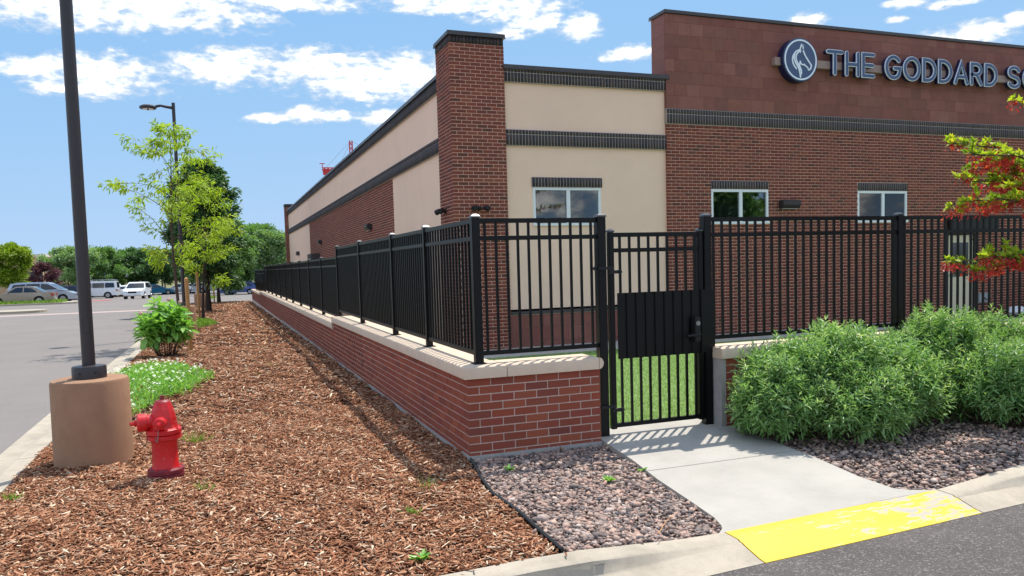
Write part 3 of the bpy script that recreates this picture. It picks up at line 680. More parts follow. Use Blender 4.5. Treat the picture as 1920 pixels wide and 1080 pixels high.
# red stone parapet: ashlar panels one by one
par_ = MB().box(7.035, X1, YF+.012, YF+.55, 4.735, 6.67).build('stone_parapet', m_mortar, bd)
zrow = 4.74; rowi = 0; npan = 0; extra = []
hs = [.262, .25, .25, .25, .25, .25, .25, .165]
for hh in hs:
    x = 7.03; k = 0
    while x < X1:
        w = .305*(1 if random.random() > .22 else 2)
        if k == 0 and rowi % 2: w = .2
        e = min(x+w, X1); j = random.uniform(-.001, .001); k += 1
        lo, hi = (x+.0015, YF-.004+j, zrow+.0015), (e-.0015, YF+.03, zrow+hh-.0015)
        if x < 19 and npan < 295: piece('stone_panel', lo, hi, m_stone_o, par_); npan += 1
        else: extra.append((lo, hi))
        x = e
    zrow += hh; rowi += 1
m_stone_a = M('red_stone_field', None, .75, ramp=[lin(130, 82, 72), lin(138, 88, 77), lin(126, 82, 73), lin(134, 85, 75)], src='attr', var=.12, vs=7)
V, F = np_boxes([e[0] for e in extra], [e[1] for e in extra]); tag(np_obj('stone_field', V, F, m_stone_a, par_, np.repeat(rng.random(len(extra)), 6)), kind='stuff')
rm = MB(); z = 4.74
for hh in hs: rm.box(7.026, 7.034, YF+.03, YF+.55, z+.0015, z+hh-.0015); z += hh
rm.build('parapet_return', m_stone_a, par_)
coping(bd, 7.0, X1, YF-.03, YF+.6, 6.745, .06)
# wainscot under the stucco
wc = MB().box(3.46, 7.03, YS_-.03, YS_+.25, -.2, .65).build('wainscot', m_mortar, bd)
z = -.05
for hh in (.12, .27, .245):
    x = 3.46+(.12 if hh == .27 else 0) - .12
    while x < 7.03:
        a, b = max(x, 3.46), min(x+.41, 7.03)
        if b-a > .02: piece('stone_panel', (a+.002, YS_-.042, z+.002), (b-.002, YS_, z+hh-.002), m_stone_o, wc)
        x += .41
    z += hh
MB().box(3.46, 7.03, YS_-.06, YS_+.1, .598, .66).build('sill_course', m_coping, wc, bevel=.004)
# corner pilaster with individual bricks
def pilaster(x0, x1, y0, y1, zt, single, off=0):
    p = MB().box(x0+.004, x1-.004, y0+.004, y1, -.3, zt-.08).build('brick_pilaster', m_mortar_b, bd)
    top = zt-.075-.145
    fr = brick_rows(x0, x1, -.05, top, v_anchor=top); side = brick_rows(y0+.06, y1, -.05, top, v_anchor=top, phase=1)
    fr.sort(key=lambda r: -r[2])
    n = 300 if single else 0
    for (a, b, c, d) in fr[:n]: piece('brick', (a if a > x0+.02 else x0, y0, c), (b if b < x1-.02 else x1, y0+.05, d), m_bb_o, p)
    lo = [(a if a > x0+.02 else x0, y0, c) for a, b, c, d in fr[n:]]+[(x0, a, c) for a, b, c, d in side]
    hi = [(b if b < x1-.02 else x1, y0+.05, d) for a, b, c, d in fr[n:]]+[(x0+.05, b, d) for a, b, c, d in side]
    V, F = np_boxes(lo, hi); tag(np_obj('brick_field', V, F, m_bb_a, p, np.repeat(rng.random(len(lo)), 6)), kind='stuff')
    MB().box(x0+.004, x1-.004, y0+.004, y1, top+.002, zt-.07).build('band_mortar', m_mortar_g, p)
    rr = [((u+.005, y0-.004, top+.006), (min(u+.0627, x1+.004), y0+.03, zt-.08)) for u in np.arange(x0-.004, x1-.02, .0677)]
    rr += [((x0-.004, u+.005, top+.006), (x0+.03, min(u+.0627, y1), zt-.08)) for u in np.arange(y0+.035, y1-.02, .0677)]
    V, F = np_boxes([r[0] for r in rr], [r[1] for r in rr]); tag(np_obj('soldier_course', V, F, m_dark_a, p, np.repeat(rng.random(len(rr)), 6)), kind='stuff')
    coping(p, x0-.03, x1+.03, y0-.03, y1+.03, zt, .07)
pilaster(2.37, 3.455, YF, 9.15, 5.965, True)
pilaster(2.33, 3.4, YEND, YEND+.9, 5.80, False)
# long side wall facing the mulch bed
sw = MB(); sw.box(XL, XL+.3, 9.1, 14.1, -.3, 3.885); sw.box(XL, XL+.3, 33.7, YEND, -.4, 3.885); sw.box(XL+.001, XL+.301, 9.1, YEND, 4.19, 5.3)
sw.build('side_stucco_wall', m_stucco, bd)
sb = MB().box(XL-.006, XL+.29, 14.1, 33.7, -.4, 3.885).build('side_brick_wall', m_mortar_b, bd)
rs = brick_rows(14.1, 33.7, 1.0, 3.88, v_anchor=3.88)
np_bricks('brick_field', rs, lambda a, b, c, d: ((XL-.010, a, c), (XL+.04, b, d)), m_bb_a, sb)
for (z0, z1, sp) in ((3.885, 4.19, 4.10), (5.09, 5.33, None)):
    MB().box(XL-.045, XL+.1, 9.12, YEND, z0, z1).build('band_mortar', m_mortar_g, bd)
    zs = [(z0+.008, sp-.006), (sp+.006, z1-.008)] if sp else [(z0+.006, z1-.006)]
    soldiers(bd, 9.15, YEND, zs, lambda a, b, c, d: ((XL-.053, a, c), (XL, b, d)))
coping(bd, XL-.085, XL+.4, 9.16, YEND, 5.415)
MB().box(XL+.28, X1-.1, 9.6, YEND, 4.9, 5.05).build('roof', m_roofw, bd)
def window(par, o, y, mull=True):
    x0, x1, z0, z1 = o; fw = .055
    w = MB(); yy0, yy1 = y-.012, y+.05
    w.box(x0, x1, yy0, yy1, z1-fw, z1); w.box(x0-.012, x1+.012, yy0-.03, yy1, z0-.0, z0+.05); w.box(x0, x0+fw, yy0+.001, yy1-.001, z0+.05, z1-fw); w.box(x1-fw, x1, yy0+.001, yy1-.001, z0+.05, z1-fw); xm = (x0+x1)/2+.02
    w.box(xm-.04, xm+.04, yy0+.002, yy1-.002, z0+.05, z1-fw)
    wo = w.build('window', m_white, par, bevel=.004)
    for (a, b) in ((x0+fw, xm-.04), (xm+.04, x1-fw)): MB().box(a-.01, b+.01, y+.02, y+.026, z0+.04, z1-fw+.01).build('pane', m_glass, wo)
    rb = MB(); rb.box(x0, x1, y+.9, y+.92, z0-.3, z1+.2); rb.box(x0-.06, x0-.03, y+.1, y+.9, z0-.3, z1+.2); rb.box(x1+.03, x1+.06, y+.1, y+.9, z0-.3, z1+.2); rb.box(x0, x1, y+.1, y+.9, z1+.2, z1+.22); rb.box(x0, x1, y+.1, y+.9, z0-.32, z0-.3); rb.build('room_box', m_room, wo)
    rv = MB(); rv.box(x1-.02-fw, x1-fw+.0, y+.03, y+.10, z0+.05, z1-fw); rv.build('jamb', m_curt, wo)
    return wo
window(bd, WIN1, YS_); window(bd, WIN2, YF+.01); w3 = window(bd, WIN3, YF+.01)
cu = MB(); ring = []
for i in range(9):
    t = i/8; z = 3.05-.66*t; wv = .30+.12*math.sin(t*4.2+.2)
    ring.append((12.20, 12.20+wv, z))
vs = [];
for (a, b, z) in ring:
    for j in range(7): s = j/6; vs.append((a+(b-a)*s, YF+.12+.02*math.sin(j*2.3), z))
cu.add(vs, [(i*7+j, i*7+j+1, i*7+j+8, i*7+j+7) for i in range(8) for j in range(6)]); cu.build('curtain', m_curt, w3, smooth=True)
# door in the brick front with number and dark transom canopy
dr = MB(); dr.box(14.99, 15.85, YF+.03, YF+.075, -.045, 2.0); dro = dr.build('door', m_door, bd, bevel=.004)
MB().box(15.09, 15.69, YF+.022, YF+.034, .98, 1.82).build('door_pane', M('door_glass', lin(34, 38, 40), .08, var=.1, spec=.7), dro)
f = MB(); f.box(14.92, 14.985, YF-.005, YF+.12, -.05, 2.07); f.box(15.855, 15.90, YF-.005, YF+.12, -.05, 2.07); f.box(14.92, 15.90, YF-.004, YF+.12, 2.005, 2.07); f.build('frame', m_blackm, dro)
MB().box(15.905, 15.925, YF-.012, YF+.02, -.05, 2.06).build('edge_trim', m_grey, dro)
MB().tube([(15.05, YF+.03, 1.02), (15.05, YF-.03, 1.02), (15.16, YF-.035, 1.02)], .014, 8).build('door_handle', m_steel, dro, smooth=True)
MB().box(14.93, 16.55, YF-.14, YF+.02, 2.10, 2.40).build('door_canopy', m_blackm, bd, bevel=.01)
def text(body, size, mat, parent, loc, depth=.004, rot=(R_(90), 0, 0)):
    c = bpy.data.curves.new('t', 'FONT'); c.body = body; c.size = size; c.extrude = depth
    o = bpy.data.objects.new('t', c); COL.objects.link(o); dg = bpy.context.evaluated_depsgraph_get(); me = bpy.data.meshes.new_from_object(o.evaluated_get(dg)); bpy.data.objects.remove(o)
    me.materials.clear(); me.materials.append(mat); q = link(bpy.data.objects.new('door_number', me), parent); q.rotation_euler = rot; q.location = loc; return q
text('25', .14, m_ink, dro, (15.70, YF+.025, 1.87))
# wall fittings
def wall_pack(c, axis, label, sx=.5, sz=.19, d=.16):
    e = empty('wall_light', c, 0, label, 'light', 'wall lights')
    b = MB()
    pr = [(0, -sz/2), (-d*.55, -sz/2), (-d, -sz*.1), (-d, sz*.38), (-d*.8, sz/2), (0, sz/2)]
    if axis == 1: b.prism(pr, lambda y, z: (-sx/2, y, z), lambda y, z: (sx/2, y, z))
    else: b.prism(pr, lambda y, z: (y, -sx/2, z), lambda y, z: (y, sx/2, z))
    b.build('housing', m_pole, e, bevel=.012)
    l = MB()
    if axis == 1: l.box(-sx*.4, sx*.4, -d*.5, -d*.05, -sz/2-.006, -sz/2+.002)
    else: l.box(-d*.5, -d*.05, -sx*.4, sx*.4, -sz/2-.006, -sz/2+.002)
    l.build('lens', m_headl, e)
wall_pack((10.12, YF-.001, 2.75), 1, 'dark wall light on the front brick wall between two windows')
wall_pack((XL-.012, 17.4, 2.82), 0, 'dark wall light on the side brick wall, the one nearest the pilaster')
wall_pack((XL-.012, 29.3, 2.80), 0, 'dark wall light on the side brick wall above the dark louvred unit')
def camera_unit(c, rz, label):
    e = empty('security_light', c, rz, label, 'light', 'twin-head security lights')
    b = MB(); b.lathe([(.05, 0), (.05, .03), (.02, .04)], (0, 0, 0), (0, -1, 0), 12); b.tube([(0, -.03, 0), (0, -.09, .0)], .02, 8); b.build('base', m_blackm, e, smooth=True)
    for s in (-1, 1):
        h = MB(); h.lathe([(.02, -.03), (.05, .0), (.055, .09), (.045, .10), (.03, .095)], (s*.09, -.10, .01), (s*.7, -.6, -.3), 12); h.tube([(0, -.08, 0), (s*.09, -.1, .01)], .013, 6); h.build('lamp_head', m_blackm, e, smooth=True)
camera_unit((2.86, YF-.002, 2.67), 0, 'small black security light on the front of the brick pilaster')
camera_unit((2.368, 8.75, 2.66), R_(-90), 'small black security light on the left face of the brick pilaster')
def box_unit(name, c, s, mat, label, slats=0):
    e = empty(name, (c[0], c[1], c[2]-s[2]/2), 0, label, 'unit')
    MB().obox((0, 0, s[2]/2), *s).build('casing', mat, e, bevel=.015)
    for i in range(slats): z = s[2]*(.15+.7*i/max(slats-1, 1)); MB().box(-s[0]/2-.012, -s[0]/2+.004, -s[1]*.42, s[1]*.42, z-.012, z+.012).build('slat', m_blackm, e)
box_unit('air_unit', (XL-.2, 30.8, 2.02), (.38, 1.6, .62), m_ac, 'dark louvred unit fixed to the far end of the side brick wall', 6)
box_unit('utility_box', (XL-.14, 37.5, 1.75), (.26, .6, .5), m_grey, 'grey utility box on the far stucco panel, lower of two')
box_unit('vent_box', (XL-.08, 39.5, 2.55), (.14, .7, .22), m_ac, 'small brown vent box high on the far stucco panel')
box_unit('meter_box', (XL-.14, 43.5, 1.75), (.26, 1.3, .5), m_ac, 'dark meter box beside the far pilaster')
ot = empty('outlet_box', (16.15, YF-.01, .30), 0, 'weathered grey outlet box with cable on the wall right of the door', 'outlet')
MB().box(-.17, .17, -.05, .02, 0, .24).build('cover', m_grey, ot, bevel=.01)
MB().tube([(-.02, -.05, .14), (.1, -.12, .02), (.3, -.14, -.1), (.6, -.16, -.24), (.9, -.2, -.33)], .012, 6).build('cable', m_blackm, ot, smooth=True)
bag = MB(); pts = []
bg_ = bmesh.new(); bmesh.ops.create_icosphere(bg_, subdivisions=3, radius=.16)
for v in bg_.verts: v.co *= 1+.28*math.sin(v.co.x*31+v.co.y*17)*math.cos(v.co.z*27); v.co.z = max(v.co.z*.8, -.10); v.co.x *= 1.5
me = bpy.data.meshes.new('bag'); bg_.to_mesh(me); bg_.free(); me.materials.append(m_white)
bo = link(bpy.data.objects.new('crumpled_bag', me)); bo.location = (16.95, 7.85, .055); tag(bo, 'crumpled white bag lying behind the fence near the door', 'bag')
# stroller parked by the wall, only its edge is in the picture
stw = empty('stroller', (17.75, 7.75, -.045), R_(15), 'black stroller with pale curved frame behind the fence right of the door', 'stroller')
for s in (-.25, .25):
    MB().tube([(-.42, s, .95), (-.34, s, .8), (-.22, s, .45), (.1, s, .18), (.42, s, .14)], .02, 8).build('side_frame', m_grey, stw, smooth=True)
    for x, r in ((-.2, .14), (.45, .1)):
        wv = MB(); wv.lathe([(r*.7, -.02), (r, -.018), (r, .018), (r*.7, .02)], (x, s*1.12, r), (0, 1, 0), 20); wv.build('wheel', m_tyre, stw, smooth=True)
st_ = MB(); st_.prism([(-.3, .62), (-.26, .3), (.18, .26), (.2, .32), (-.16, .38), (-.22, .68)], lambda x, z: (x, -.23, z), lambda x, z: (x, .23, z)); st_.build('seat', m_blackm, stw, bevel=.01)
hd = MB(); hd.prism([(-.36, .62), (-.38, .85), (-.28, .98), (-.1, .98), (.02, .86), (-.1, .88), (-.26, .72)], lambda x, z: (x, -.24, z), lambda x, z: (x, .24, z)); hd.build('hood', m_blackm, stw, bevel=.01)
MB().tube([(-.42, -.25, .95), (-.46, -.2, 1.0), (-.46, .2, 1.0), (-.42, .25, .95)], .022, 8).build('handlebar', m_blackm, stw, smooth=True)
# ================================================================== SIGN
sg = empty('wall_sign', (0, 0, 0), 0, 'blue and white channel letter sign with round horse emblem on the stone parapet', 'sign')
MB().box(9.7, 22.3, YF-.12, YF-.005, 5.76, 5.93).build('raceway', m_race, sg, bevel=.004)
YL = YF-.22
def arc(cx, cz, rx, rz, a0, a1, n=14): return [(cx+rx*math.cos(R_(a0+(a1-a0)*i/n)), cz+rz*math.sin(R_(a0+(a1-a0)*i/n))) for i in range(n+1)]
# strokes in a unit cell: width w, height 1; (points, closed)
LET = {
 'T': (.62, [[(.06, .93), (.56, .93)], [(.31, .93), (.31, .07)]]), 'H': (.56, [[(.07, .93), (.07, .07)], [(.49, .93), (.49, .07)], [(.07, .48), (.49, .48)]]),
 'E': (.52, [[(.46, .93), (.07, .93), (.07, .07), (.46, .07)], [(.07, .5), (.42, .5)]]), 'G': (.70, [arc(.37, .5, .29, .43, 42, 318, 20)+[(.63, .47), (.42, .47)]]),
 'O': (.74, [arc(.37, .5, .30, .43, 0, 360, 26)]), 'D': (.62, [[(.07, .07), (.07, .93), (.2, .93)]+arc(.2, .5, .35, .43, 90, -90, 14)+[(.07, .07)]]),
 'A': (.66, [[(.07, .07), (.33, .93), (.59, .07)], [(.15, .33), (.51, .33)]]), 'R': (.58, [[(.07, .07), (.07, .93), (.26, .93)]+arc(.26, .70, .22, .23, 90, -90, 10)+[(.07, .47)], [(.28, .47), (.5, .07)]]),
 'S': (.56, [arc(.28, .72, .20, .21, 20, 250, 12)[:-1]+arc(.28, .28, .21, .21, 70, -160, 12)]), 'C': (.68, [arc(.37, .5, .29, .43, 45, 315, 20)]), 'L': (.5, [[(.07, .93), (.07, .07), (.44, .07)]])}
def stroke_solid(mb, pts, hw, y0, y1, ox, oz, sx, sz):
    P = [Vector((ox+p[0]*sx, oz+p[1]*sz)) for p in pts]; Q = [P[0]]
    for p in P[1:]:
        if (p-Q[-1]).length > 1e-4: Q.append(p)
    closed = (Q[0]-Q[-1]).length < .02
    n = len(Q); nr = []
    for i in range(n):
        a = Q[i-1] if i else (Q[-2] if closed else None); b = Q[i+1] if i < n-1 else (Q[1] if closed else None)
        d = []
        if a is not None: d.append((Q[i]-a).normalized())
        if b is not None: d.append((b-Q[i]).normalized())
        nn = sum((Vector((-e.y, e.x)) for e in d), Vector((0, 0))); nn.normalize()
        k = 1/max(nn.dot(Vector((-d[0].y, d[0].x))), .45); nr.append(nn*hw*min(k, 1.8))
    L = [q+w for q, w in zip(Q, nr)]; Rr = [q-w for q, w in zip(Q, nr)]
    if not closed:                      # round ends
        def cap(c, d, m=6):
            a0 = math.atan2(-d.x, d.y) if False else math.atan2(d.y, d.x); return [c+Vector((math.cos(a0+t), math.sin(a0+t)))*hw for t in [math.pi/2-math.pi*i/m for i in range(1, m)]]
        endc = cap(Q[-1], (Q[-1]-Q[-2]).normalized()); stac = cap(Q[0], (Q[0]-Q[1]).normalized())
        out = L+endc+Rr[::-1]+stac; k = len(out)
        # triangulate as strip + end fans through side quads
        vs = [(p.x, y0, p.y) for p in out]+[(p.x, y1, p.y) for p in out]; fs = []
        idxR = lambda i: n+len(endc)+(n-1-i)
        for o in (0, k):
            for i in range(n-1): fs.append((o+i, o+i+1, o+idxR(i+1), o+idxR(i)))
            fs.append(tuple(o+j for j in range(n-1, n+len(endc)+1))); fs.append(tuple(o+(j % k) for j in range(n+len(endc)+n-1, k+1)))
        fs += [(i, (i+1) % k, k+(i+1) % k, k+i) for i in range(k)]
        mb.add(vs, fs)
    else:
        vs = [(p.x, y, p.y) for y in (y0, y1) for p in L+Rr]; m2 = 2*n; fs = []
        for i in range(n-1):
            fs += [(i, i+1, n+i+1, n+i), (m2+i, m2+i+1, m2+n+i+1, m2+n+i), (i, i+1, m2+i+1, m2+i), (n+i, n+i+1, m2+n+i+1, m2+n+i)]
        mb.add(vs, fs)
ZB, ZH = 5.605, .55
def letter(ch, x, sx):
    w, strokes = LET[ch]; body = MB(); face = MB(); rim = MB()
    for i, s in enumerate(strokes):
        e = i*.0012
        stroke_solid(body, s, .047, YL+.02, YF-.11, x, ZB, sx, ZH); stroke_solid(rim, s, .0475, YL-.002-e, YL+.022, x, ZB, sx, ZH); stroke_solid(face, s, .035, YL-.008-e, YL-.001, x, ZB, sx, ZH)
    b = body.build('letter', m_navyd, sg); rim.build('outline', m_signw, b); face.build('face', m_navy, b)
def word(tx, xs, x_end):
    tot = sum(LET[c][0] for c in tx)
    gap = .06; s = (x_end-xs-.0)/(tot+gap*(len(tx)-1)); x = xs
    for c in tx: letter(c, x, s); x += (LET[c][0]+gap)*s
word('THE', 11.02, 12.42); word('GODDARD', 12.70, 16.33); word('SCHOOL', 16.66, 20.1)
em = MB(); ec = (10.32, 5.885)
em.lathe([(.475, 0), (.475, .17), (.46, .18)], (ec[0], YF-.02, ec[1]), (0, -1, 0), 48); emo = em.build('emblem', m_navyd, sg, smooth=True)
fc = MB(); fc.lathe([(.458, 0), (.458, .006)], (ec[0], YF-.198, ec[1]), (0, -1, 0), 48); fc.build('face', m_navy, emo)
rg = MB(); n = 48
for r0, r1 in ((.405, .438),):
    vs = []; 
    for y in (YF-.203, YF-.212):
        for r in (r0, r1): vs += [(ec[0]+r*math.cos(2*math.pi*i/n), y, ec[1]+r*math.sin(2*math.pi*i/n)) for i in range(n)]
    fs = []
    for i in range(n):
        j = (i+1) % n; fs += [(i, j, n+j, n+i), (2*n+i, 2*n+j, 3*n+j, 3*n+i), (i, j, 2*n+j, 2*n+i), (n+i, n+j, 3*n+j, 3*n+i)]
    rg.add(vs, fs)
rg.build('ring', m_signw, emo)
# horse head line drawing (points measured on the emblem, disc radius = 1)
HORSE = [([(-.05, .46), (.0, .66), (.07, .78), (.1, .62), (.16, .72), (.16, .56)], .013), ([(-.02, .52), (-.28, .40), (-.46, .20), (-.52, -.04), (-.44, -.28), (-.28, -.46)], .016), ([(-.06, .44), (-.24, .28), (-.30, .08), (-.22, -.14), (-.08, -.34), (-.03, -.5)], .016),
         ([(-.38, .28), (-.42, .06), (-.32, -.18), (-.14, -.42), (-.06, -.66), (-.02, -.86)], .018), ([(.16, .46), (.26, .26), (.44, .02), (.62, -.18), (.66, -.26), (.62, -.42)], .016), ([(.62, -.42), (.5, -.48), (.42, -.36), (.26, -.28)], .014), ([(-.04, -.08), (.02, -.2), (.12, -.24), (.24, -.22)], .015),
         ([(-.04, -.1), (-.08, -.3), (.02, -.52), (.03, -.7)], .015), ([(-.03, .36), (.0, .5), (-.04, .46)], .010)]
def crom(p, n=6):
    out = []
    for i in range(len(p)-1):
        p0, p1, p2, p3 = p[max(i-1, 0)], p[i], p[i+1], p[min(i+2, len(p)-1)]
        for j in range(n):
            t = j/n; out.append(tuple(.5*((2*b)+(-a+c)*t+(2*a-5*b+4*c-d)*t*t+(-a+3*b-3*c+d)*t**3) for a, b, c, d in zip(p0, p1, p2, p3)))
    return out+[p[-1]]
for i, (p, hw) in enumerate(HORSE):
    hm = MB(); stroke_solid(hm, crom(p), hw, YF-.212-i*.0007, YF-.2, ec[0]-.0, ec[1]-.0, .43, .43); hm.build('horse_line', m_signw, emo)
# ================================================================== HYDRANT
hy = empty('fire_hydrant', (-2.315, .60, -.02), R_(0), 'red fire hydrant with capped nozzles standing in the bark mulch', 'hydrant'); hy.scale = (.92, .92, .925)
def hp(name, fn, parent=hy, mat=None, smooth=True, bevel=0):
    b = MB(); fn(b); return b.build(name, mat or m_red, parent, smooth=smooth, bevel=bevel)
hp('base_flange', lambda b: (b.lathe([(.135, .0), (.145, .015), (.145, .05), (.14, .055)], n=28), b.lathe([(.14, .058), (.145, .062), (.145, .092), (.13, .105)], n=28)), mat=m_maroon)
brl = hp('barrel', lambda b: b.lathe([(.118, .09), (.104, .13), (.102, .30), (.108, .345)], n=28))
hp('bolt_flange', lambda b: (b.lathe([(.125, .345), (.138, .352), (.138, .385), (.13, .39)], n=28), b.lathe([(.13, .392), (.14, .396), (.14, .43), (.115, .445)], n=28)))
for i in range(8):
    a = 2*math.pi*(i+.3)/8
    for z in (.05, .385): hp('bolt', lambda b: b.lathe([(.012, 0), (.012, .018)], (.126*math.cos(a), .126*math.sin(a), z+.042), n=6), mat=m_red, smooth=False)
hp('bonnet', lambda b: b.lathe([(.122, .43), (.112, .47), (.104, .53), (.086, .60), (.066, .655), (.06, .665)], n=10), smooth=False)
nut = hp('operating_nut', lambda b: (b.lathe([(.062, .663), (.05, .675), (.03, .68)], n=16), b.lathe([(.022, .675), (.018, .715)], n=5)), mat=M('dark_red_paint', lin(130, 30, 34), .5, var=.15, vs=30))
def nozzle(d, r, L0, L1, name):
    d = Vector(d).normalized(); c = Vector((0, 0, .50))
    o = hp(name, lambda b: b.lathe([(r*.92, L0), (r*.92, L1-.03), (r*1.0, L1-.028), (r, L1-.02)], c, d, 20))
    hp('cap', lambda b: (b.lathe([(r*1.08, L1-.018), (r*1.1, L1), (r*1.1, L1+.045), (r*.9, L1+.055)], c, d, 20), b.lathe([(.028, L1+.05), (.03, L1+.07), (.02, L1+.075)], c, d, 12), b.lathe([(.018, L1+.07), (.016, L1+.11)], c, d, 5)), o)
    return o
n1 = nozzle((-1, -.12, 0), .068, .05, .15, 'pumper_nozzle')
n2 = nozzle((-.12, -1, -.0), .046, .05, .125, 'hose_nozzle')
n3 = nozzle((.12, 1, 0), .046, .05, .125, 'hose_nozzle')
def chain(p, q, sag, name='chain', par=n1):
    p, q = Vector(p), Vector(q); k = 14; b = MB()
    for i in range(k):
        t0, t1 = i/k, (i+1.25)/k
        f_ = lambda t: p.lerp(q, t)+Vector((0, 0, -sag*4*t*(1-t)))
        a, c = f_(t0), f_(min(t1, 1)); d = (c-a); u = d.cross(Vector((0, 1, 0)) if i % 2 else Vector((1, 0, 0))).normalized()*.006
        b.tube([a, a.lerp(c, .5)+u, c, a.lerp(c, .5)-u, a], .0022, 4, caps=False)
    b.build(name, m_steel if par is n2 else m_blackm, par)
chain((-.20, -.03, .44), (-.12, -.06, .38), .10, par=n1); chain((-.03, -.17, .46), (-.06, -.12, .39), .07, par=n2)
# ================================================================== LAMP POSTS
def lamp_post(x, y, label, zb):
    e = empty('lamp_post', (x, y, zb), 0, label, 'lamp post', 'parking lot lamp posts')
    hb = .715
    b = MB(); b.lathe([(.31, -.25), (.305, hb-.03), (.295, hb-.008), (.27, hb)], n=40); b.build('concrete_base', m_tan, e, smooth=True)
    b = MB(); b.lathe([(.135, hb-.005), (.135, hb+.09), (.128, hb+.105), (.06, hb+.112)], n=32); b.build('base_cover', m_pole, e, smooth=True)
    b = MB(); b.lathe([(.052, hb+.1), (.050, 3), (.046, 6.42-zb), (.03, 6.425-zb)], n=20); b.build('pole', m_pole, e, smooth=True)
    hh_ = MB(); hh_.obox((.0, -.049, hb+.45), .05, .012, .12); hh_.build('hand_hole_cover', m_pole, e, bevel=.004)
    for k_ in range(3): MB().lathe([(.008, 0), (.008, .006)], (.134*math.cos(-2+k_*.9), .134*math.sin(-2+k_*.9), hb+.05), (math.cos(-2+k_*.9), math.sin(-2+k_*.9), 0), 8).build('screw', m_blackm, e)
    zt = 6.28-zb
    b = MB(); b.tube([(-.03, 0, zt), (-.18, 0, zt+.02), (-.34, 0, zt+.05), (-.46, 0, zt+.02)], [.045, .04, .035, .04], 10); b.build('arm', m_pole, e, smooth=True)
    hd = MB(); prof = [(.02, -.035), (.2, -.035), (.225, -.01), (.22, .03), (.16, .065), (.06, .08), (.01, .082)]; hd.lathe(prof, (-.66, 0, zt-.02), (.04, 0, 1), 32); h = hd.build('lamp_head', m_pole, e, smooth=True)
    ln = MB(); ln.lathe([(.15, -.006), (.15, .004)], (-.66, 0, zt-.06), (.04, 0, 1), 24); ln.build('lens', m_headl, h)
    for s in (-.09, 0, .09): MB().box(-.68, -.64, s-.02, s+.02, zt-.075, zt-.062).build('led_module', m_blackm, h)
lamp_post(-2.935, 1.50, 'dark lamp post on tan concrete base beside the hydrant', 0)
lamp_post(-2.80, 18.3, 'dark lamp post rising through the young lime green tree', G(18.3))
p3 = pixg(377, 577, 0); lamp_post(p3[0], p3[1], 'dark lamp post behind the staked trees farther along the bed', G(p3[1]))
#PLANTS
# ================================================================== MULCH, GRAVEL, LAWN BLADES
CHIP_V = [(-.5, -.5, 0), (.5, -.32, 0), (.5, .30, .0), (-.5, .5, 0), (-.42, 0, .5), (.40, 0, .42)]
CHIP_F = [(0, 1, 5), (0, 5, 4), (3, 4, 5), (3, 5, 2), (0, 4, 3), (1, 2, 5), (0, 3, 2), (0, 2, 1)]
def chips(n, y0, y1, s, name):
    x = rng.uniform(-3.44, .0, n*2); y = rng.uniform(y0, y1, n*2)
    ex = np.array([edge_x(v) if v < 0 else 0. for v in y]); ok = (x < ex-.012+(rng.random(len(x)) < .05)*rng.exponential(.06, len(x))) & (y > yb(x)+.01-(rng.random(len(x)) < .04)*rng.exponential(.05, len(x))); x, y = x[ok][:n], y[ok][:n]; n = len(x)
    z = np.array([bedz(a, b) for a, b in zip(x, y)])+rng.uniform(-.016, .012, n)*min(s, 1.3)
    lump = .012*np.sin(x*5.1+1.3)*np.sin(y*4.3)+.008*np.sin(x*11+y*7); z = z+lump-.004
    a = rng.uniform(0, 2*np.pi, n); tl = rng.normal(0, .24, n); d = np.stack([np.cos(a)*np.cos(tl), np.sin(a)*np.cos(tl), np.sin(tl)], 1)
    L = rng.gamma(4, .0095, n)*s+.010; w = np.clip(L*rng.uniform(.14, .42, n), .005, .022*s); h = w*rng.uniform(.3, .8, n)
    big = rng.random(n) < .02; L[big] *= 1.7
    t = rng.random(n)**1.0*.87; pale = rng.random(n) < .11; t[pale] = rng.uniform(.9, 1, pale.sum())
    return tag(scatter(name, CHIP_V, CHIP_F, np.stack([x, y, z], 1), frames(d, rng.normal(0, .45, n)), np.stack([L, w, h], 1), t, m_mulch), 'loose red brown bark mulch covering the long planting bed', 'mulch', kind='stuff')
mu = chips(98000, -2.35, 3.2, .80, 'bark_mulch')
parts = [chips(42000, 3.2, 12, 1.15, 'bark_mulch'), chips(24000, 12, 46, 2.2, 'bark_mulch')]
bm = bmesh.new()
for o in [mu]+parts: bm.from_mesh(o.data)
bm.to_mesh(mu.data); bm.free()
for o in parts: bpy.data.objects.remove(o)
ICO = bmesh.new(); bmesh.ops.create_icosphere(ICO, subdivisions=1, radius=.5); ICO.verts.ensure_lookup_table()
IV = np.array([v.co[:] for v in ICO.verts]); IF = np.array([[v.index for v in f.verts] for f in ICO.faces]); ICO.free()
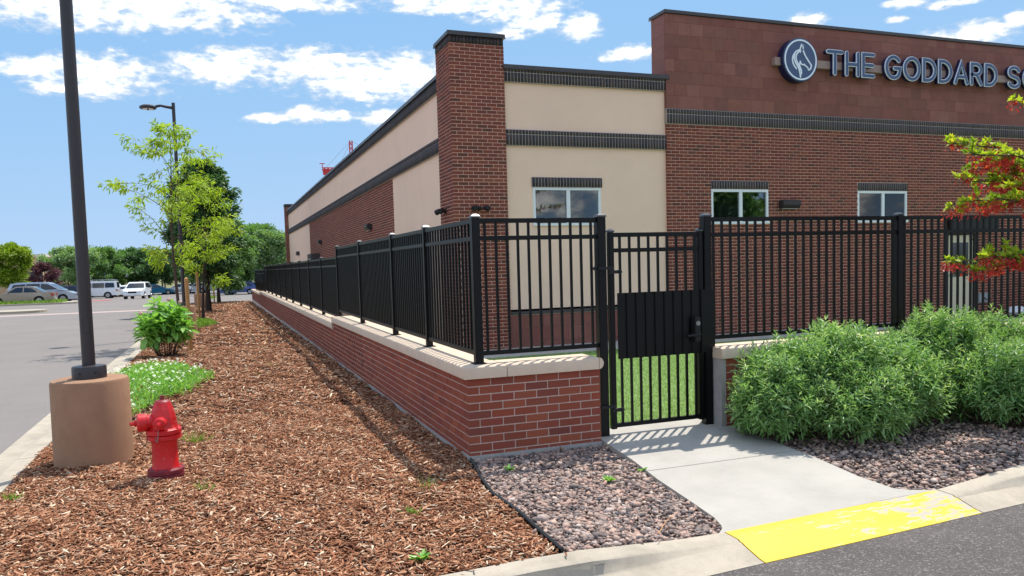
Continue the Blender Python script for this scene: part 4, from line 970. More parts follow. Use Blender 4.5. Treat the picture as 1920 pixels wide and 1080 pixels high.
def stones(name, n, inside, x0, x1, y0, y1, label, s=1.):
    x = rng.uniform(x0, x1, n*3); y = rng.uniform(y0, y1, n*3); ok = np.array([inside(a, b) for a, b in zip(x, y)]); x, y = x[ok][:n], y[ok][:n]; n = len(x)
    z = np.array([bedz(a, b) for a, b in zip(x, y)])+rng.uniform(-.034, .002, n)+.007*np.sin(x*6)*np.sin(y*5)
    d = rdir(n, -.35, .35); L = rng.gamma(7, .0047, n)*s; sc = np.stack([L, L*rng.uniform(.6, .9, n), L*rng.uniform(.35, .62, n)], 1)
    k = len(IV); V0 = IV[None]*(1+rng.normal(0, .24, (n, k, 1)))+rng.normal(0, .05, (n, k, 3)); rot = frames(d, rng.normal(0, .35, n))
    V = np.einsum('nij,nkj->nki', rot, V0*sc[:, None, :])+np.stack([x, y, z], 1)[:, None]
    F = (IF[None]+k*np.arange(n)[:, None, None]).reshape(-1, 3)
    return tag(np_obj(name, V.reshape(-1, 3), F, m_stone, None, np.repeat(rng.random(n), len(IF))), label, 'gravel', kind='stuff')
stones('river_gravel', 13500, lambda x, y: edge_x(y)+.012-(.10*random.random() if random.random() < .06 else 0) < x < walkx(WL, y)-.012 and y > yb(x)+.01 and y < -.02, -.16, 1.22, -2.2, -.01, 'mixed pink and grey gravel left of the concrete walk')
stones('river_gravel', 23000, lambda x, y: x > walkx(WR, y)+.012 and y > yb(x)+.012, 2.45, 8.5, -2.05, -.01, 'mixed pink and grey gravel under the shrubs right of the walk', 1.05)
def blades(name, pos, h, w, mat, label=None, cat=None, parent=None, kind='stuff', lean=.5, tri=1):
    n = len(pos); d = rdir(n, 1-lean, 1); L = h*rng.uniform(.6, 1.3, n); 
    bv = [(0, -.5, 0), (0, .5, 0), (.55, .35, .06), (.55, -.35, .06), (1, 0, .22)]; bf = [(0, 1, 2), (0, 2, 3), (3, 2, 4)]
    o = scatter(name, bv, bf, pos, frames(d, rng.uniform(0, 6.28, n)), np.stack([L, np.full(n, w), L], 1), rng.random(n), mat, parent)
    return tag(o, label, cat, kind=kind)
n = 90000; gx, gy = rng.uniform(.3, 6.2, n), rng.uniform(.3, 6.9, n)
blades('lawn_turf', np.stack([gx, gy, -.03-.004*gy], 1), .035, .006, m_turf, 'short bright green turf seen through the gate', 'turf')
def tuft(px, py, h, n, label, spread=.05, cat='weed', mat=None, p=None, w=.007, name='weed', lean=.7):
    if p is None: p = pix(px, py, 2, 0.)
    o = blades(name, np.stack([rng.normal(0, spread, n), rng.normal(0, spread, n), np.zeros(n)], 1), h, w, mat or m_grass, label, cat, kind=None, lean=lean)
    o.location = (p[0], p[1], bedz(p[0], p[1])-.005); return o
def rosette(px, py, r, n, label):
    p = pix(px, py, 2, 0.); a = rng.uniform(0, 6.28, n); up = rng.uniform(.25, .9, n); d = np.stack([np.cos(a), np.sin(a), up], 1)
    L = r*rng.uniform(.6, 1.1, n); o = scatter('weed', LEAF_V, LEAF_F, np.zeros((n, 3)), frames(d, rng.normal(0, .3, n)), np.stack([L, L*.32, L], 1), rng.random(n), m_lf_milk)
    o.location = (p[0], p[1], bedz(p[0], p[1])); tag(o, label, 'weed')
rosette(790, 1050, .075, 22, 'leafy green weed in the mulch next to the front kerb')
rosette(955, 882, .075, 14, 'small green weed in the gravel nearest the brick wall corner')
rosette(1143, 894, .07, 18, 'small green weed in the middle of the gravel beside the walk')
rosette(1203, 876, .06, 10, 'tiny weed at the gravel edge against the concrete walk')
tuft(368, 828, .16, 46, 'yellow green grass tuft in the mulch right of the hydrant', .045)
tuft(383, 916, .08, 26, 'small grass tuft in the mulch below the hydrant', .03)
tuft(20, 936, .09, 26, 'small grass tuft at the mulch edge against the left kerb', .03)
tuft(800, 915, .11, 22, 'sprawling grass weed in the fence shadow on the mulch', .028, lean=.95)
tuft(775, 960, .06, 40, 'dry grey green weed patch in the mulch near the gravel', .026, lean=.9)
tuft(508, 688, .10, 16, 'little green sprout in the mulch along the side wall', .03)
tuft(498, 703, .05, 20, 'low weed patch in the mulch below the little sprout', .08, lean=.95)
# pale twigs on the gravel and kerb
for (a, b, l) in (((1235, 1000), (1262, 965), 'thin dry twig lying on the gravel by the walk'), ((1195, 1058), (1320, 1042), 'long thin dry twig lying on the front kerb gutter')):
    p, q = pix(*a, 2, .012 if a[1] < 1010 else -.1), pix(*b, 2, .012 if a[1] < 1010 else -.1); mid = (p+q)/2+np.array([.01, .02, .008])
    tag(MB().tube([p, mid, q], [.003, .0025, .0015], 5).build('twig', m_wood), l, 'twig')
# ================================================================== PLANTS
def shoots(name, blobs, n, leaf_l, leaf_w, mat, mat_st, label, cat, ground=True, per=10, slen=.24, bias=.25):
    """dense shrub: shoots whose tips lie on a union of ellipsoids; opposite lance leaves, star shaped tips"""
    root = empty(name, (blobs[0][0], blobs[0][1], bedz(blobs[0][0], blobs[0][1])), 0, label, cat); o = np.array(root.location)
    tips = []; dirs = []
    tot = sum(b[3]*b[4]+b[3]*b[5] for b in blobs)
    for (cx, cy, cz, rx, ry, rz) in blobs:
        m_ = int(n*(rx*ry+rx*rz)/tot); d = rdir(m_, -.5, 1); rr = rng.uniform(.70, 1.04, m_)**.6
        rr *= 1+.10*np.sin(d[:, 0]*7+cx*5)*np.sin(d[:, 1]*6+2)+.07*np.sin(d[:, 2]*9+d[:, 0]*5)
        p = np.array([cx, cy, cz])+d*np.array([rx, ry, rz])*rr[:, None]; tips.append(p); dd = d*np.array([1/rx, 1/ry, 1/rz]); dd /= np.linalg.norm(dd, axis=1, keepdims=True); dirs.append(dd*.8+np.array([0, 0, .75])+rng.normal(0, .25, (m_, 3)))
    T = np.concatenate(tips); D = np.concatenate(dirs); D /= np.linalg.norm(D, axis=1, keepdims=True)
    ok = T[:, 2] > .03; T, D = T[ok], D[ok]; n = len(T)
    st = MB()
    sel = rng.choice(n, min(n, 260), replace=False)
    for i in sel:
        base = np.array([o[0]+(T[i, 0]-o[0])*.35, o[1]+(T[i, 1]-o[1])*.35, o[2]]); st.tube([base-o, (base+T[i])/2-o+np.array([0, 0, -.03]), T[i]-o], [.006, .004, .002], 4, caps=False)
    st.build('stems', mat_st, root)
    P = []; Dn = []; Ls = []; tn = []; base_t = rng.random(n)
    for k in range(per):
        f_ = k/per; pos = T-D*(slen*f_)[None] if False else T-D*(slen*f_)
        ang = rng.uniform(0, 6.28, n) if k == 0 else ang+1.57+rng.normal(0, .2, n)
        F_ = frames(D, ang)
        for s in (-1, 1):
            out = .30+.55*min(f_*2.2, 1); dv = D*(1-out)+F_[:, :, 1]*s*out+rng.normal(0, .10, (n, 3)); dv[:, 2] -= .12*f_
            P.append(pos); Dn.append(dv); Ls.append(leaf_l*(.55+.6*min(f_*3, 1))*rng.uniform(.75, 1.2, n)); tn.append(np.clip(base_t*.6+.4*(1-f_)+rng.normal(0, .12, n), 0, 1))  # tint lightens toward shoot tips and darkens inside, painting highlights and shaded gaps
    P = np.concatenate(P); Dn = np.concatenate(Dn); L = np.concatenate(Ls); tn = np.concatenate(tn); k = P[:, 2] > bedz(o[0], o[1])+.005; P, Dn, L, tn = P[k], Dn[k], L[k], tn[k]
    scatter('foliage', LEAF_V, LEAF_F, P-o, frames(Dn, rng.normal(0, .35, len(P))), np.stack([L, L*leaf_w, L], 1), tn, mat, root)
    return root
shoots('willowy_shrub', [(2.88, -.42, .44, .56, .46, .46), (3.38, -.46, .50, .60, .54, .50), (3.8, -.60, .42, .50, .50, .45), (2.68, -.50, .32, .44, .42, .36), (3.3, -.85, .30, .55, .36, .34)], 2000, .068, .24, m_lf_bush, m_bark, 'dense willowy green shrub beside the concrete walk and gate', 'shrub')
shoots('willowy_shrub', [(4.75, -.36, .50, .70, .46, .56), (5.5, -.35, .48, .65, .46, .50)], 1200, .064, .24, m_lf_bush, m_bark, 'taller willowy green shrub set back against the wall and fence', 'shrub')
shoots('willowy_shrub', [(4.85, -.98, .36, .60, .50, .42), (5.5, -.95, .40, .7, .52, .45), (6.3, -.9, .40, .7, .5, .45)], 1700, .064, .24, m_lf_bush, m_bark, 'low spreading willowy green shrub over the gravel near the street kerb', 'shrub')
# broad leaved shrub by the lot
p = pixg(312, 668, 0)
ms = shoots('broadleaf_shrub', [(p[0]+.0, p[1]+.1, .62, .42, .40, .46), (p[0]-.26, p[1], .55, .26, .32, .32), (p[0]+.24, p[1]+.1, .66, .26, .34, .36)], 68, .21, .46, m_lf_milk, m_barkd, 'broad leaved green shrub with faded pink blooms beside the parking lot', 'shrub', per=6, slen=.34)
for (dx, dy, dz) in ((-.40, -.25, .86), (.1, -.15, 1.10), (-.2, .1, 1.02), (.30, -.1, 1.04)):
    f_ = MB(); f_.lathe([(.01, -.035), (.034, -.02), (.042, .006), (.03, .03), (.01, .036)], (dx, dy, dz), (0, 0, 1), 9); f_.build('flower_head', m_pink, ms, smooth=True)
# white flowering ground cover
def ground_cover(px, py, rx, ry, label, flowers=True, h=.17, n=3200):
    p = pixg(px, py, 0); e = empty('ground_cover', (p[0], p[1], bedz(p[0], p[1])), 0, label, 'plant')
    a = rng.uniform(0, 6.28, n); r = np.sqrt(rng.random(n))*(1+.18*np.sin(a*3+1)+.1*np.sin(a*7)); x, y = r*np.cos(a)*rx, r*np.sin(a)*ry; top = h*np.sqrt(np.clip(1-(r*.8)**2, 0.05, 1))
    pos = np.stack([x, y, top*rng.uniform(.05, .8, n)], 1); d = rdir(n, .15, 1); L = rng.uniform(.05, .11, n)
    scatter('foliage', LEAF_V, LEAF_F, pos, frames(d, rng.normal(0, .5, n)), np.stack([L, L*.2, L], 1), rng.random(n), m_grass if not flowers else m_lf_milk, e)
    if flowers:
        k = 130; i = rng.choice(n, k, replace=False); fp = []; fd = []
        for j in range(5):
            aa = 2*np.pi*j/5+rng.uniform(0, .4, k); fp.append(np.stack([x[i], y[i], top[i]*.85+.045+rng.uniform(0, .03, k)], 1)); fd.append(np.stack([np.cos(aa), np.sin(aa), np.full(k, .35)], 1))
        fp, fd = np.concatenate(fp), np.concatenate(fd); L = np.full(len(fp), .026)
        tag(scatter('flowers', QLEAF_V, QLEAF_F, fp, frames(fd, np.zeros(len(fp))), np.stack([L, L*.9, L], 1), np.zeros(len(fp)), m_petal, e), kind='stuff')
ground_cover(288, 724, .64, 2.1, 'low green ground cover dotted with small white flowers behind the hydrant', True, .23, 4200)
ground_cover(375, 610, .42, 1.6, 'low green grass clump at the foot of the staked tree', False, .2, 2200)
ground_cover(392, 560, .5, 3.0, 'low grass strip along the bed farther back between the stakes', False, .22, 1500)
# ---------------------------------------------------------------- trees
def tree(name, base, height, label, leafmat, barkmat, trunk_r=.05, h0=.3, spread=.35, nb=16, sub=5, leaves=26, leaf=.09, lw=.42, rad=.22, droop=.25, lean=(0, 0), group=None, up=.75, shape=None, cat='tree', seed=0, clear=False):
    r = np.random.default_rng(seed+11); root = empty(name, base, 0, label, cat, group); tr = MB()
    H_ = height; tp = []
    for i in range(9):
        t = i/8; tp.append(Vector((lean[0]*t+.02*H_*math.sin(t*5+seed)*t, lean[1]*t+.02*H_*math.cos(t*4+seed)*t, H_*t*.97-.03)))
    tr.tube(tp, [max(trunk_r*(1-.9*i/8), .006)*(1.35 if i == 0 else 1) for i in range(9)], 9)
    def at(t): k = min(int(t*8), 7); return tp[k].lerp(tp[k+1], t*8-k)
    tips = []
    for b in range(nb):
        t = h0+(1-h0)*((b+.5)/nb)**.9; a = b*2.39996+r.uniform(-.4, .4); p0 = at(min(t, .98))
        sh = shape(t) if shape else math.sin(math.pi*min(max((t-h0)/(1-h0), 0)*.86+.13, 1))
        L = H_*spread*sh*r.uniform(.75, 1.15)+.05*H_; d = Vector((math.cos(a), math.sin(a), up*r.uniform(.5, 1.3))).normalized()
        pts = [p0]; 
        for j in range(1, 5):
            d = (d+Vector((r.normal(0, .10), r.normal(0, .10), r.normal(-.03, .08)-droop*.12*j))).normalized(); pts.append(pts[-1]+d*L/4)
        rr = max(trunk_r*(1-.9*t)*.55, .005); tr.tube(pts, [rr, rr*.8, rr*.6, rr*.4, rr*.2], 6, caps=False)
        tips.append((pts[-1], d)); 
        for s in range(sub):
            k = r.uniform(.25, 1)*4; i0 = min(int(k), 3); q = pts[i0].lerp(pts[i0+1], k-i0); e = (d+Vector((r.normal(0, .6), r.normal(0, .6), r.normal(.12, .4)))).normalized(); l = L*r.uniform(.2, .42)
            q2 = q+e*l; tr.tube([q, q.lerp(q2, .5)+Vector((0, 0, .02)), q2], [rr*.4, rr*.3, rr*.12], 4, caps=False); tips += [(q2, e), (q.lerp(q2, .5), e)]
    tr.build('trunk', barkmat, root, smooth=True)
    n = len(tips)*leaves; tp_ = np.array([list(t[0]) for t in tips]); td = np.array([list(t[1]) for t in tips])
    idx = np.repeat(np.arange(len(tips)), leaves); g = r.normal(0, 1, (n, 3)); g /= np.maximum(np.linalg.norm(g, axis=1, keepdims=True), .3)/np.minimum(r.random((n, 1))**.45, 1)
    pos = tp_[idx]+g*rad*np.array([1, 1, .72])+td[idx]*rad*.3; dd = g*.7+td[idx]*.6+r.normal(0, .35, (n, 3)); dd[:, 2] -= droop
    L = leaf*r.uniform(.6, 1.25, n); tint = np.clip(r.random(len(tips))[idx]*.55+r.random(n)*.45, 0, 1)
    scatter('crown', LEAF_V if leaves < 60 and leaf < .14 else QLEAF_V, LEAF_F if leaves < 60 and leaf < .14 else QLEAF_F, pos, frames(dd, r.normal(0, .6, n)), np.stack([L, L*lw, L], 1), tint, leafmat, root)
    return root
pA = pixg(356, 640, 0); zA = G(pA[1])
tree('young_tree', (pA[0]-.20, pA[1]+.6, zA), 5.25, 'young lime green tree with sparse airy leaves and wooden stake', m_lf_lime, m_bark, .045, .30, .21, 24, 5, 12, .125, .3, .13, .5, (-.12, 0), 'young staked trees along the bed', 1.25, seed=3)
pB = pixg(381, 601, 0)
tree('young_tree', (pB[0], pB[1], G(pB[1])), 5.0, 'young yellow green tree in front of the dark dense tree', m_lf_lime, m_barkd, .05, .26, .16, 20, 5, 16, .13, .3, .22, .4, (.25, 0), 'young staked trees along the bed', .9, seed=5)
pC = pixg(391, 583, 0)
tree('dark_tree', (pC[0], pC[1], G(pC[1])), 6.7, 'dark dense green tree with thick trunk in the planting bed', m_lf_dark, m_barkd, .12, .22, .135, 32, 8, 60, .20, .5, .34, .3, group=None, up=.55, seed=8)
pD = pixg(400, 572, 0)
tree('dark_tree', (pD[0]+.3, pD[1]+5, G(pD[1]+5)), 5.6, 'drooping mid green tree behind the dark dense tree', m_lf_mid, m_barkd, .10, .22, .34, 22, 6, 60, .22, .45, .42, .45, up=.5, seed=9)
for (px_, py_, h, l) in ((358, 656, 1.5, 'wooden tree stake nearest the broad leaved shrub'), (374.5, 601, 1.7, 'wooden tree stake beside the thin dark trunk'), (394, 569, 1.6, 'wooden stake of the farther trees, first of a close pair'), (402, 566, 1.6, 'wooden stake of the farther trees, second of a close pair')):
    p = pixg(px_, py_, 0); e = MB(); w = .032; e.add([(-w, -w, -.1), (w, -w, -.1), (w, w, -.1), (-w, w, -.1), (-w, -w, h), (w, -w, h), (w, w, h), (-w, w, h), (0, 0, h+.03)], [(0, 3, 2, 1), (0, 1, 5, 4), (1, 2, 6, 5), (2, 3, 7, 6), (3, 0, 4, 7), (4, 5, 8), (5, 6, 8), (6, 7, 8), (7, 4, 8)])
    o = e.build('tree_stake', m_wood); o.location = (p[0], p[1], G(p[1])); o.rotation_euler = (.01, -.015, .4); tag(o, l, 'stake', 'wooden tree stakes')
# maple at the right, standing in the gravel bed outside the picture, its branches reach in
mp0 = pix(2140, 800, 2, 0.); mt_ = empty('maple_tree', (mp0[0], mp0[1], bedz(mp0[0], mp0[1])), 0, 'maple branches with lime leaves and red winged seeds reaching in from the right', 'tree')
mb = MB(); B0 = Vector([float(v) for v in mp0]); B0.z = 0; ORG = Vector(mt_.location)
mb.tube([Vector((0, 0, -.05)), Vector((.02, .01, .8)), Vector((.05, .05, 1.6)), Vector((.0, .1, 2.6)), Vector((.1, .1, 3.8))], [.07, .06, .05, .035, .012], 10)
lp, ld, ll, sp_, sd_ = [], [], [], [], []
def branch(z0, tip_px, depthY, nside, side=.15, seedp=.78):
    tip = Vector([float(v) for v in pix(*tip_px, 1, depthY)])-ORG; a = Vector((.03, .05, z0)); mid = a.lerp(tip, .5)+Vector((0, 0, .10)); pts = [a, a.lerp(mid, .5)+Vector((0, 0, .06)), mid, mid.lerp(tip, .5)+Vector((0, 0, .05)), tip]
    mb.tube(pts, [.02, .016, .012, .008, .004], 6, caps=False)
    for i in range(nside):
        t = .62+.38*i/max(nside-1, 1); k = min(int(t*4), 3); q = pts[k].lerp(pts[k+1], min(t*4-k, 1)); d = (tip-mid).normalized()
        e = (d*.6+Vector((random.gauss(0, .5), random.gauss(0, .5), random.gauss(.15, .35)))).normalized(); q2 = q+e*side*random.uniform(.4, 1); mb.tube([q, q2], [.005, .002], 4, caps=False)
        for j in range(13):
            s = q.lerp(q2, random.random()**.7); lp.append(s); ld.append((e*.4+Vector((random.gauss(0, .6), random.gauss(0, .6), random.gauss(.3, .35)))).normalized()); ll.append(random.uniform(.05, .08))
        if random.random() < seedp:
            for j in range(30):
                s = q.lerp(q2, random.uniform(.5, 1))+Vector((random.gauss(0, .028), random.gauss(0, .028), -random.uniform(.0, .075))); sp_.append(s); sd_.append(Vector((random.gauss(0, .5), random.gauss(0, .5), -.6)).normalized())
for (z0, tp_, dy, ns) in ((1.9, (1790, 268), -.9, 10), (1.95, (1822, 290), -1.1, 11), (1.85, (1868, 300), -.8, 12), (1.8, (1890, 355), -1.0, 12), (1.75, (1825, 385), -.9, 9), (1.75, (1810, 340), -.7, 11), (1.3, (1835, 508), -1.0, 10), (1.3, (1880, 500), -.9, 10), (1.8, (1830, 305), -.7, 10), (1.7, (1790, 380), -1.0, 10), (1.75, (1850, 345), -.6, 12), (1.9, (1905, 330), -.9, 10), (1.8, (1875, 385), -1.1, 8), (1.2, (1795, 490), -1.0, 9), (1.3, (1860, 495), -.8, 9), (1.2, (1900, 480), -1.2, 9), (2.3, (1925, 198), -.9, 6), (1.5, (1985, 360), -.9, 12), (1.9, (2010, 260), -.7, 12), (2.5, (2060, 120), -.6, 12), (2.6, (2250, 150), -.4, 14), (2.2, (2350, 260), -.8, 14), (1.8, (2350, 380), -.2, 14), (2.6, (2160, 60), -.2, 14)): branch(z0, tp_, dy, ns)
mb.build('trunk', m_bark, mt_, smooth=True)
# three lobed leaf
ML_V = [(0, 0, 0), (.25, .30, .05), (.55, .5, .08), (.52, .22, .05), (1, 0, -.06), (.52, -.22, .05), (.55, -.5, .08), (.25, -.30, .05), (.4, 0, 0)]; ML_F = [(0, 8, 1), (1, 8, 2), (2, 8, 3), (3, 8, 4), (4, 8, 5), (5, 8, 6), (6, 8, 7), (7, 8, 0)]
lpn, ldn, lln = np.array([list(v) for v in lp]), np.array([list(v) for v in ld]), np.array(ll)
scatter('crown', ML_V, ML_F, lpn, frames(ldn, rng.normal(0, .5, len(lpn))), np.stack([lln, lln*.8, lln], 1), rng.random(len(lpn)), m_lf_map, mt_)
SV = [(0, 0, 0), (.3, .10, .03), (.75, .26, .02), (1, .10, 0), (.5, -.04, 0)]; SF = [(0, 4, 1), (1, 4, 2), (2, 4, 3)]
spn, sdn = np.array([list(v) for v in sp_]), np.array([list(v) for v in sd_]); L = rng.uniform(.032, .048, len(spn))
scatter('seed_clusters', SV, SF, spn, frames(sdn, rng.uniform(0, 6.28, len(spn))), np.stack([L, L*1.5, L], 1), rng.random(len(spn)), m_samara, mt_)
# ---------------------------------------------------------------- trees beyond the lot
def btree(px, top, py, wpx, label, mat, dark=False, seed=0, up=.6, name='lot_tree', grp='trees beyond the parking lot', dist=None, lv=56):
    p = pixg(px, py) if dist is None else pix(px, py, 1, dist); z = G(min(p[1], 139)); t = pix(px, top, 1, p[1]); H_ = t[2]-z; sc = F_PX/np.dot(p-CAM, BF); wm = wpx/sc/2
    return tree(name, (p[0], p[1], z), H_, label, mat, m_barkd, H_*.02, .22, max(wm/H_*1.15, .12), 20, 6, lv, H_*.052, .55, H_*.095, .15, group=grp, up=up, seed=seed)
btree(26, 466, 562, 58, 'bright yellow green rounded tree in front of the tan building', m_lf_gold, seed=21, up=1., dist=72)
btree(130, 468, 552, 80, 'grey green tree beside the tan building', m_lf_pale, seed=22, dist=108)
btree(80, 502, 556, 44, 'purple leaved ornamental tree beside the yellow green tree', m_lf_purp, seed=23, dist=84, name='purple_tree', up=1.)
for i, (px, top, w, d, l, mt2) in enumerate([(195, 468, 70, 112, 'green tree behind the white van', m_lf_mid), (232, 473, 60, 118, 'green tree behind the white crossover facing the street', m_lf_mid), (268, 472, 66, 116, 'dark green tree behind the blue car', m_lf_dark), (305, 474, 60, 112, 'dark green tree shading the yellow canopies', m_lf_dark), (160, 490, 56, 122, 'low green tree between the lamp post and the van', m_lf_mid), (440, 440, 90, 88, 'green tree behind the silver pickup', m_lf_mid), (480, 428, 80, 92, 'tall light green tree at the end of the fence', m_lf_mid), (512, 440, 70, 84, 'light green tree beside the far brick pilaster', m_lf_pale), (420, 465, 70, 108, 'dark green tree beyond the white parked car', m_lf_dark), (350, 475, 60, 118, 'dark green tree at the back of the lot between lamp posts', m_lf_dark)]):
    btree(px, top, 550, w, l, mt2, seed=30+i, dist=d)
# trees across the street, seen only as reflections in the front windows
tree('street_tree', (30, -21, -.2), 7.0, 'street tree across the road behind the viewpoint, reflected in the front windows', m_lf_mid, m_barkd, .14, .25, .36, 20, 6, 50, .36, .55, .7, .2, seed=51)
tree('street_tree', (37, -24, -.2), 6.0, 'smaller street tree across the road, reflected in the right front window', m_lf_dark, m_barkd, .12, .25, .36, 18, 6, 50, .36, .55, .7, .2, seed=52)
# ================================================================== LOT DETAILS
def island(px0, py0, px1, py1, w, label, grass=True):
    a, b = pixg(px0, py0), pixg(px1, py1); e = empty('traffic_island', (0, 0, 0), 0); struct(e)
    x0, x1 = a[0], b[0]; y = a[1]; z = G(y)-.135; k = MB(); n = 10; ring = []
    for i in range(n+1): t = math.pi*(i/n-.5); ring.append((x1-w/2+math.cos(t)*w/2, y+w/2+math.sin(t)*w/2))
    ring += [(x0, y+w), (x0, y)]
    k.prism(ring, lambda u, v: (u, v, z-.1), lambda u, v: (u, v, z+.13)); struct(k.build('kerb_ring', m_kerb, e))
    if grass:
        m_ = 2600; gx = rng.uniform(x0+.2, x1-w*.4, m_); gy = rng.uniform(y+.2, y+w-.2, m_); blades('island_grass', np.stack([gx, gy, np.full(m_, z+.12)], 1), .28, .05, m_grass, parent=e)
pi = pixg(0, 575)
island(-60, 577, 105, 577, 3.2, '')
island(-60, 592, 50, 592, 2.4, '', False)
vg = MB(); a = pixg(40, 592); b = pixg(250, 586)
vg.add([(a[0]-12, a[1]-.6, G(a[1]-.6)-.128), (-3.95, a[1]-.6, G(a[1]-.6)-.128), (-3.95, a[1]+1.1, G(a[1]+1.1)-.128), (a[0]-12, a[1]+1.1, G(a[1]+1.1)-.128)], [(0, 1, 2, 3)]); struct(vg.build('valley_gutter', m_pinkc))
rp = pixg(187, 564); MBr = MB().box(rp[0]-.8, rp[0]+.8, rp[1]-.5, rp[1]+1.2, G(rp[1])-.14, G(rp[1])-.11); struct(MBr.build('red_ramp_pad', m_redp))
# ---------------------------------------------------------------- vehicles
def vehicle(px, py, rz, L, Wd, Hh, body, cabin, wheels, wr, col, label, belt, windows, name='parked_car', extras=None, cat='car', grp=None, dz=-.135):
    p = pixg(px, py, dz); e = empty(name, (p[0], p[1], G(p[1])+dz), rz, label, cat, grp)
    def hw(x, z): 
        k = abs(2*x/L); w_ = Wd/2*(1-.16*k**7); return w_*(1-.05*max(z-belt, 0)/max(Hh-belt, .1)-.03*max(.5-z, 0)) if z <= belt+.001 else Wd/2*(1-.10*k**4)*(1-.22*(z-belt)/(Hh-belt))
    out = []
    for i, (x, z) in enumerate(body): out.append((x, z))
    # insert wheel arches in the sill line (last segment runs front->rear along z=sill)
    sill = body[-1][1]
    for wx in sorted(wheels, reverse=True):
        R2 = wr*1.18
        h = max(min((sill-wr)/R2, .99), -.99); a0 = math.asin(h)
        out += [(wx+R2*math.cos(a0+(math.pi-2*a0)*i/8), wr+R2*math.sin(a0+(math.pi-2*a0)*i/8)) for i in range(9)]
    nb_ = len(out); mb = MB(); mb.add([(x, s*hw(x, z), z) for s in (-1, 1) for (x, z) in out], [tuple(range(nb_)), tuple(range(nb_, 2*nb_))[::-1]]+[(i, (i+1) % nb_, nb_+(i+1) % nb_, nb_+i) for i in range(nb_)])
    bo = mb.build('body', col, e, smooth=True, tri=True)
    nc = len(cabin); cb = MB(); cb.add([(x, s*hw(x, max(z, belt+.002)), z) for s in (-1, 1) for (x, z) in cabin], [tuple(range(nc)), tuple(range(nc, 2*nc))[::-1]]+[(i, (i+1) % nc, nc+(i+1) % nc, nc+i) for i in range(nc)])
    co = cb.build('cabin', col, e, smooth=True, tri=True)
    for poly in windows:
        for s in (-1, 1):
            g = MB(); g.prism(poly, lambda x, z: (x, s*(hw(x, max(z, belt+.002))+.004), z), lambda x, z: (x, s*(hw(x, max(z, belt+.002))+.012), z)); g.build('side_window', m_dglass, co, tri=True)
    # windscreens between cabin corner pairs (first two / last two points of the outline)
    for (i, j, nm) in ((0, 1, 'rear_window'), (-1, -2, 'windscreen')):
        a, b = Vector(cabin[i]), Vector(cabin[j]); d = b-a; nrm = Vector((d.y, -d.x)).normalized()
        if (nrm.x > 0) == (i == 0): nrm = -nrm
        p0, p1 = a+d*.10, b-d*.10; g = MB(); vs = []
        for o_ in (.004, .012):
            for q in (p0, p1):
                w_ = hw(q.x, max(q.y, belt+.002))-.09; vs += [(q.x+nrm.x*o_, -w_, q.y+nrm.y*o_), (q.x+nrm.x*o_, w_, q.y+nrm.y*o_)]
        g.add(vs, [(0, 1, 3, 2), (4, 6, 7, 5), (0, 2, 6, 4), (1, 5, 7, 3), (0, 4, 5, 1), (2, 3, 7, 6)]); g.build(nm, m_dglass, co)
    for wx in wheels:
        for s in (-1, 1):
            t = MB(); y = s*(Wd/2-.11); t.lathe([(wr*.62, -.10), (wr*.95, -.105), (wr, -.08), (wr, .08), (wr*.95, .105), (wr*.62, .10)], (wx, y, wr), (0, 1, 0), 24); wo_ = t.build('wheel', m_tyre, e, smooth=True)
            r = MB(); r.lathe([(wr*.64, 0), (wr*.62, .012), (wr*.12, .004), (wr*.10, .02)], (wx, y+s*.095, wr), (0, s, 0), 20); 
            for k in range(5): a = 2*math.pi*k/5; r.bar((wx, y+s*.112, wr), (wx+wr*.58*math.cos(a), y+s*.112, wr+wr*.58*math.sin(a)), .07, .02)
            r.build('rim', m_rim, wo_, smooth=True)
            w2 = MB(); w2.lathe([(wr*1.12, 0), (wr*1.12, .12)], (wx, s*(Wd/2-.24), wr), (0, s, 0), 18); w2.build('wheel_well', m_blackm, e)
    xf = max(x for x, z in body); xr = min(x for x, z in body); zf = belt*.74
    for s in (-1, 1):
        y = s*(Wd/2-.30); MB().obox((xf-.10, y, zf), .22, .38, .13).build('headlight', m_headl, e, bevel=.03)
        MB().obox((xr+.10, s*(Wd/2-.22), belt*.83), .22, .28, .2).build('tail_light', m_tail, e, bevel=.03)
        MB().obox((cabin[-1][0]-.35, s*(Wd/2+.06), belt+.06), .12, .16, .13).build('mirror', col, e, bevel=.03)
    MB().obox((xf-.03, 0, zf-.05), .10, Wd*.42, .17).build('grille', m_blackm, e, bevel=.02)
    for xx in (xf-.02, xr+.02): MB().obox((xx, 0, .42), .06, .32, .12).build('plate', m_white, e)
    if extras: extras(e, col)
    return e
m_dglass = M('dark_car_glass', lin(30, 36, 42), .06, var=.05, spec=.7)
def sedan_body(L, b, s=.24): return [(-L/2, s+.12), (-L/2+.03, .62), (-L/2+.10, b-.06), (-L*.33, b+.02), (L*.14, b), (L*.36, b-.10), (L*.47, b-.26), (L/2, .52), (L/2-.02, s+.1), (L/2-.12, s)]+[(-L/2+.15, s)][:0]
def close(bd_, s, L): return bd_+[]
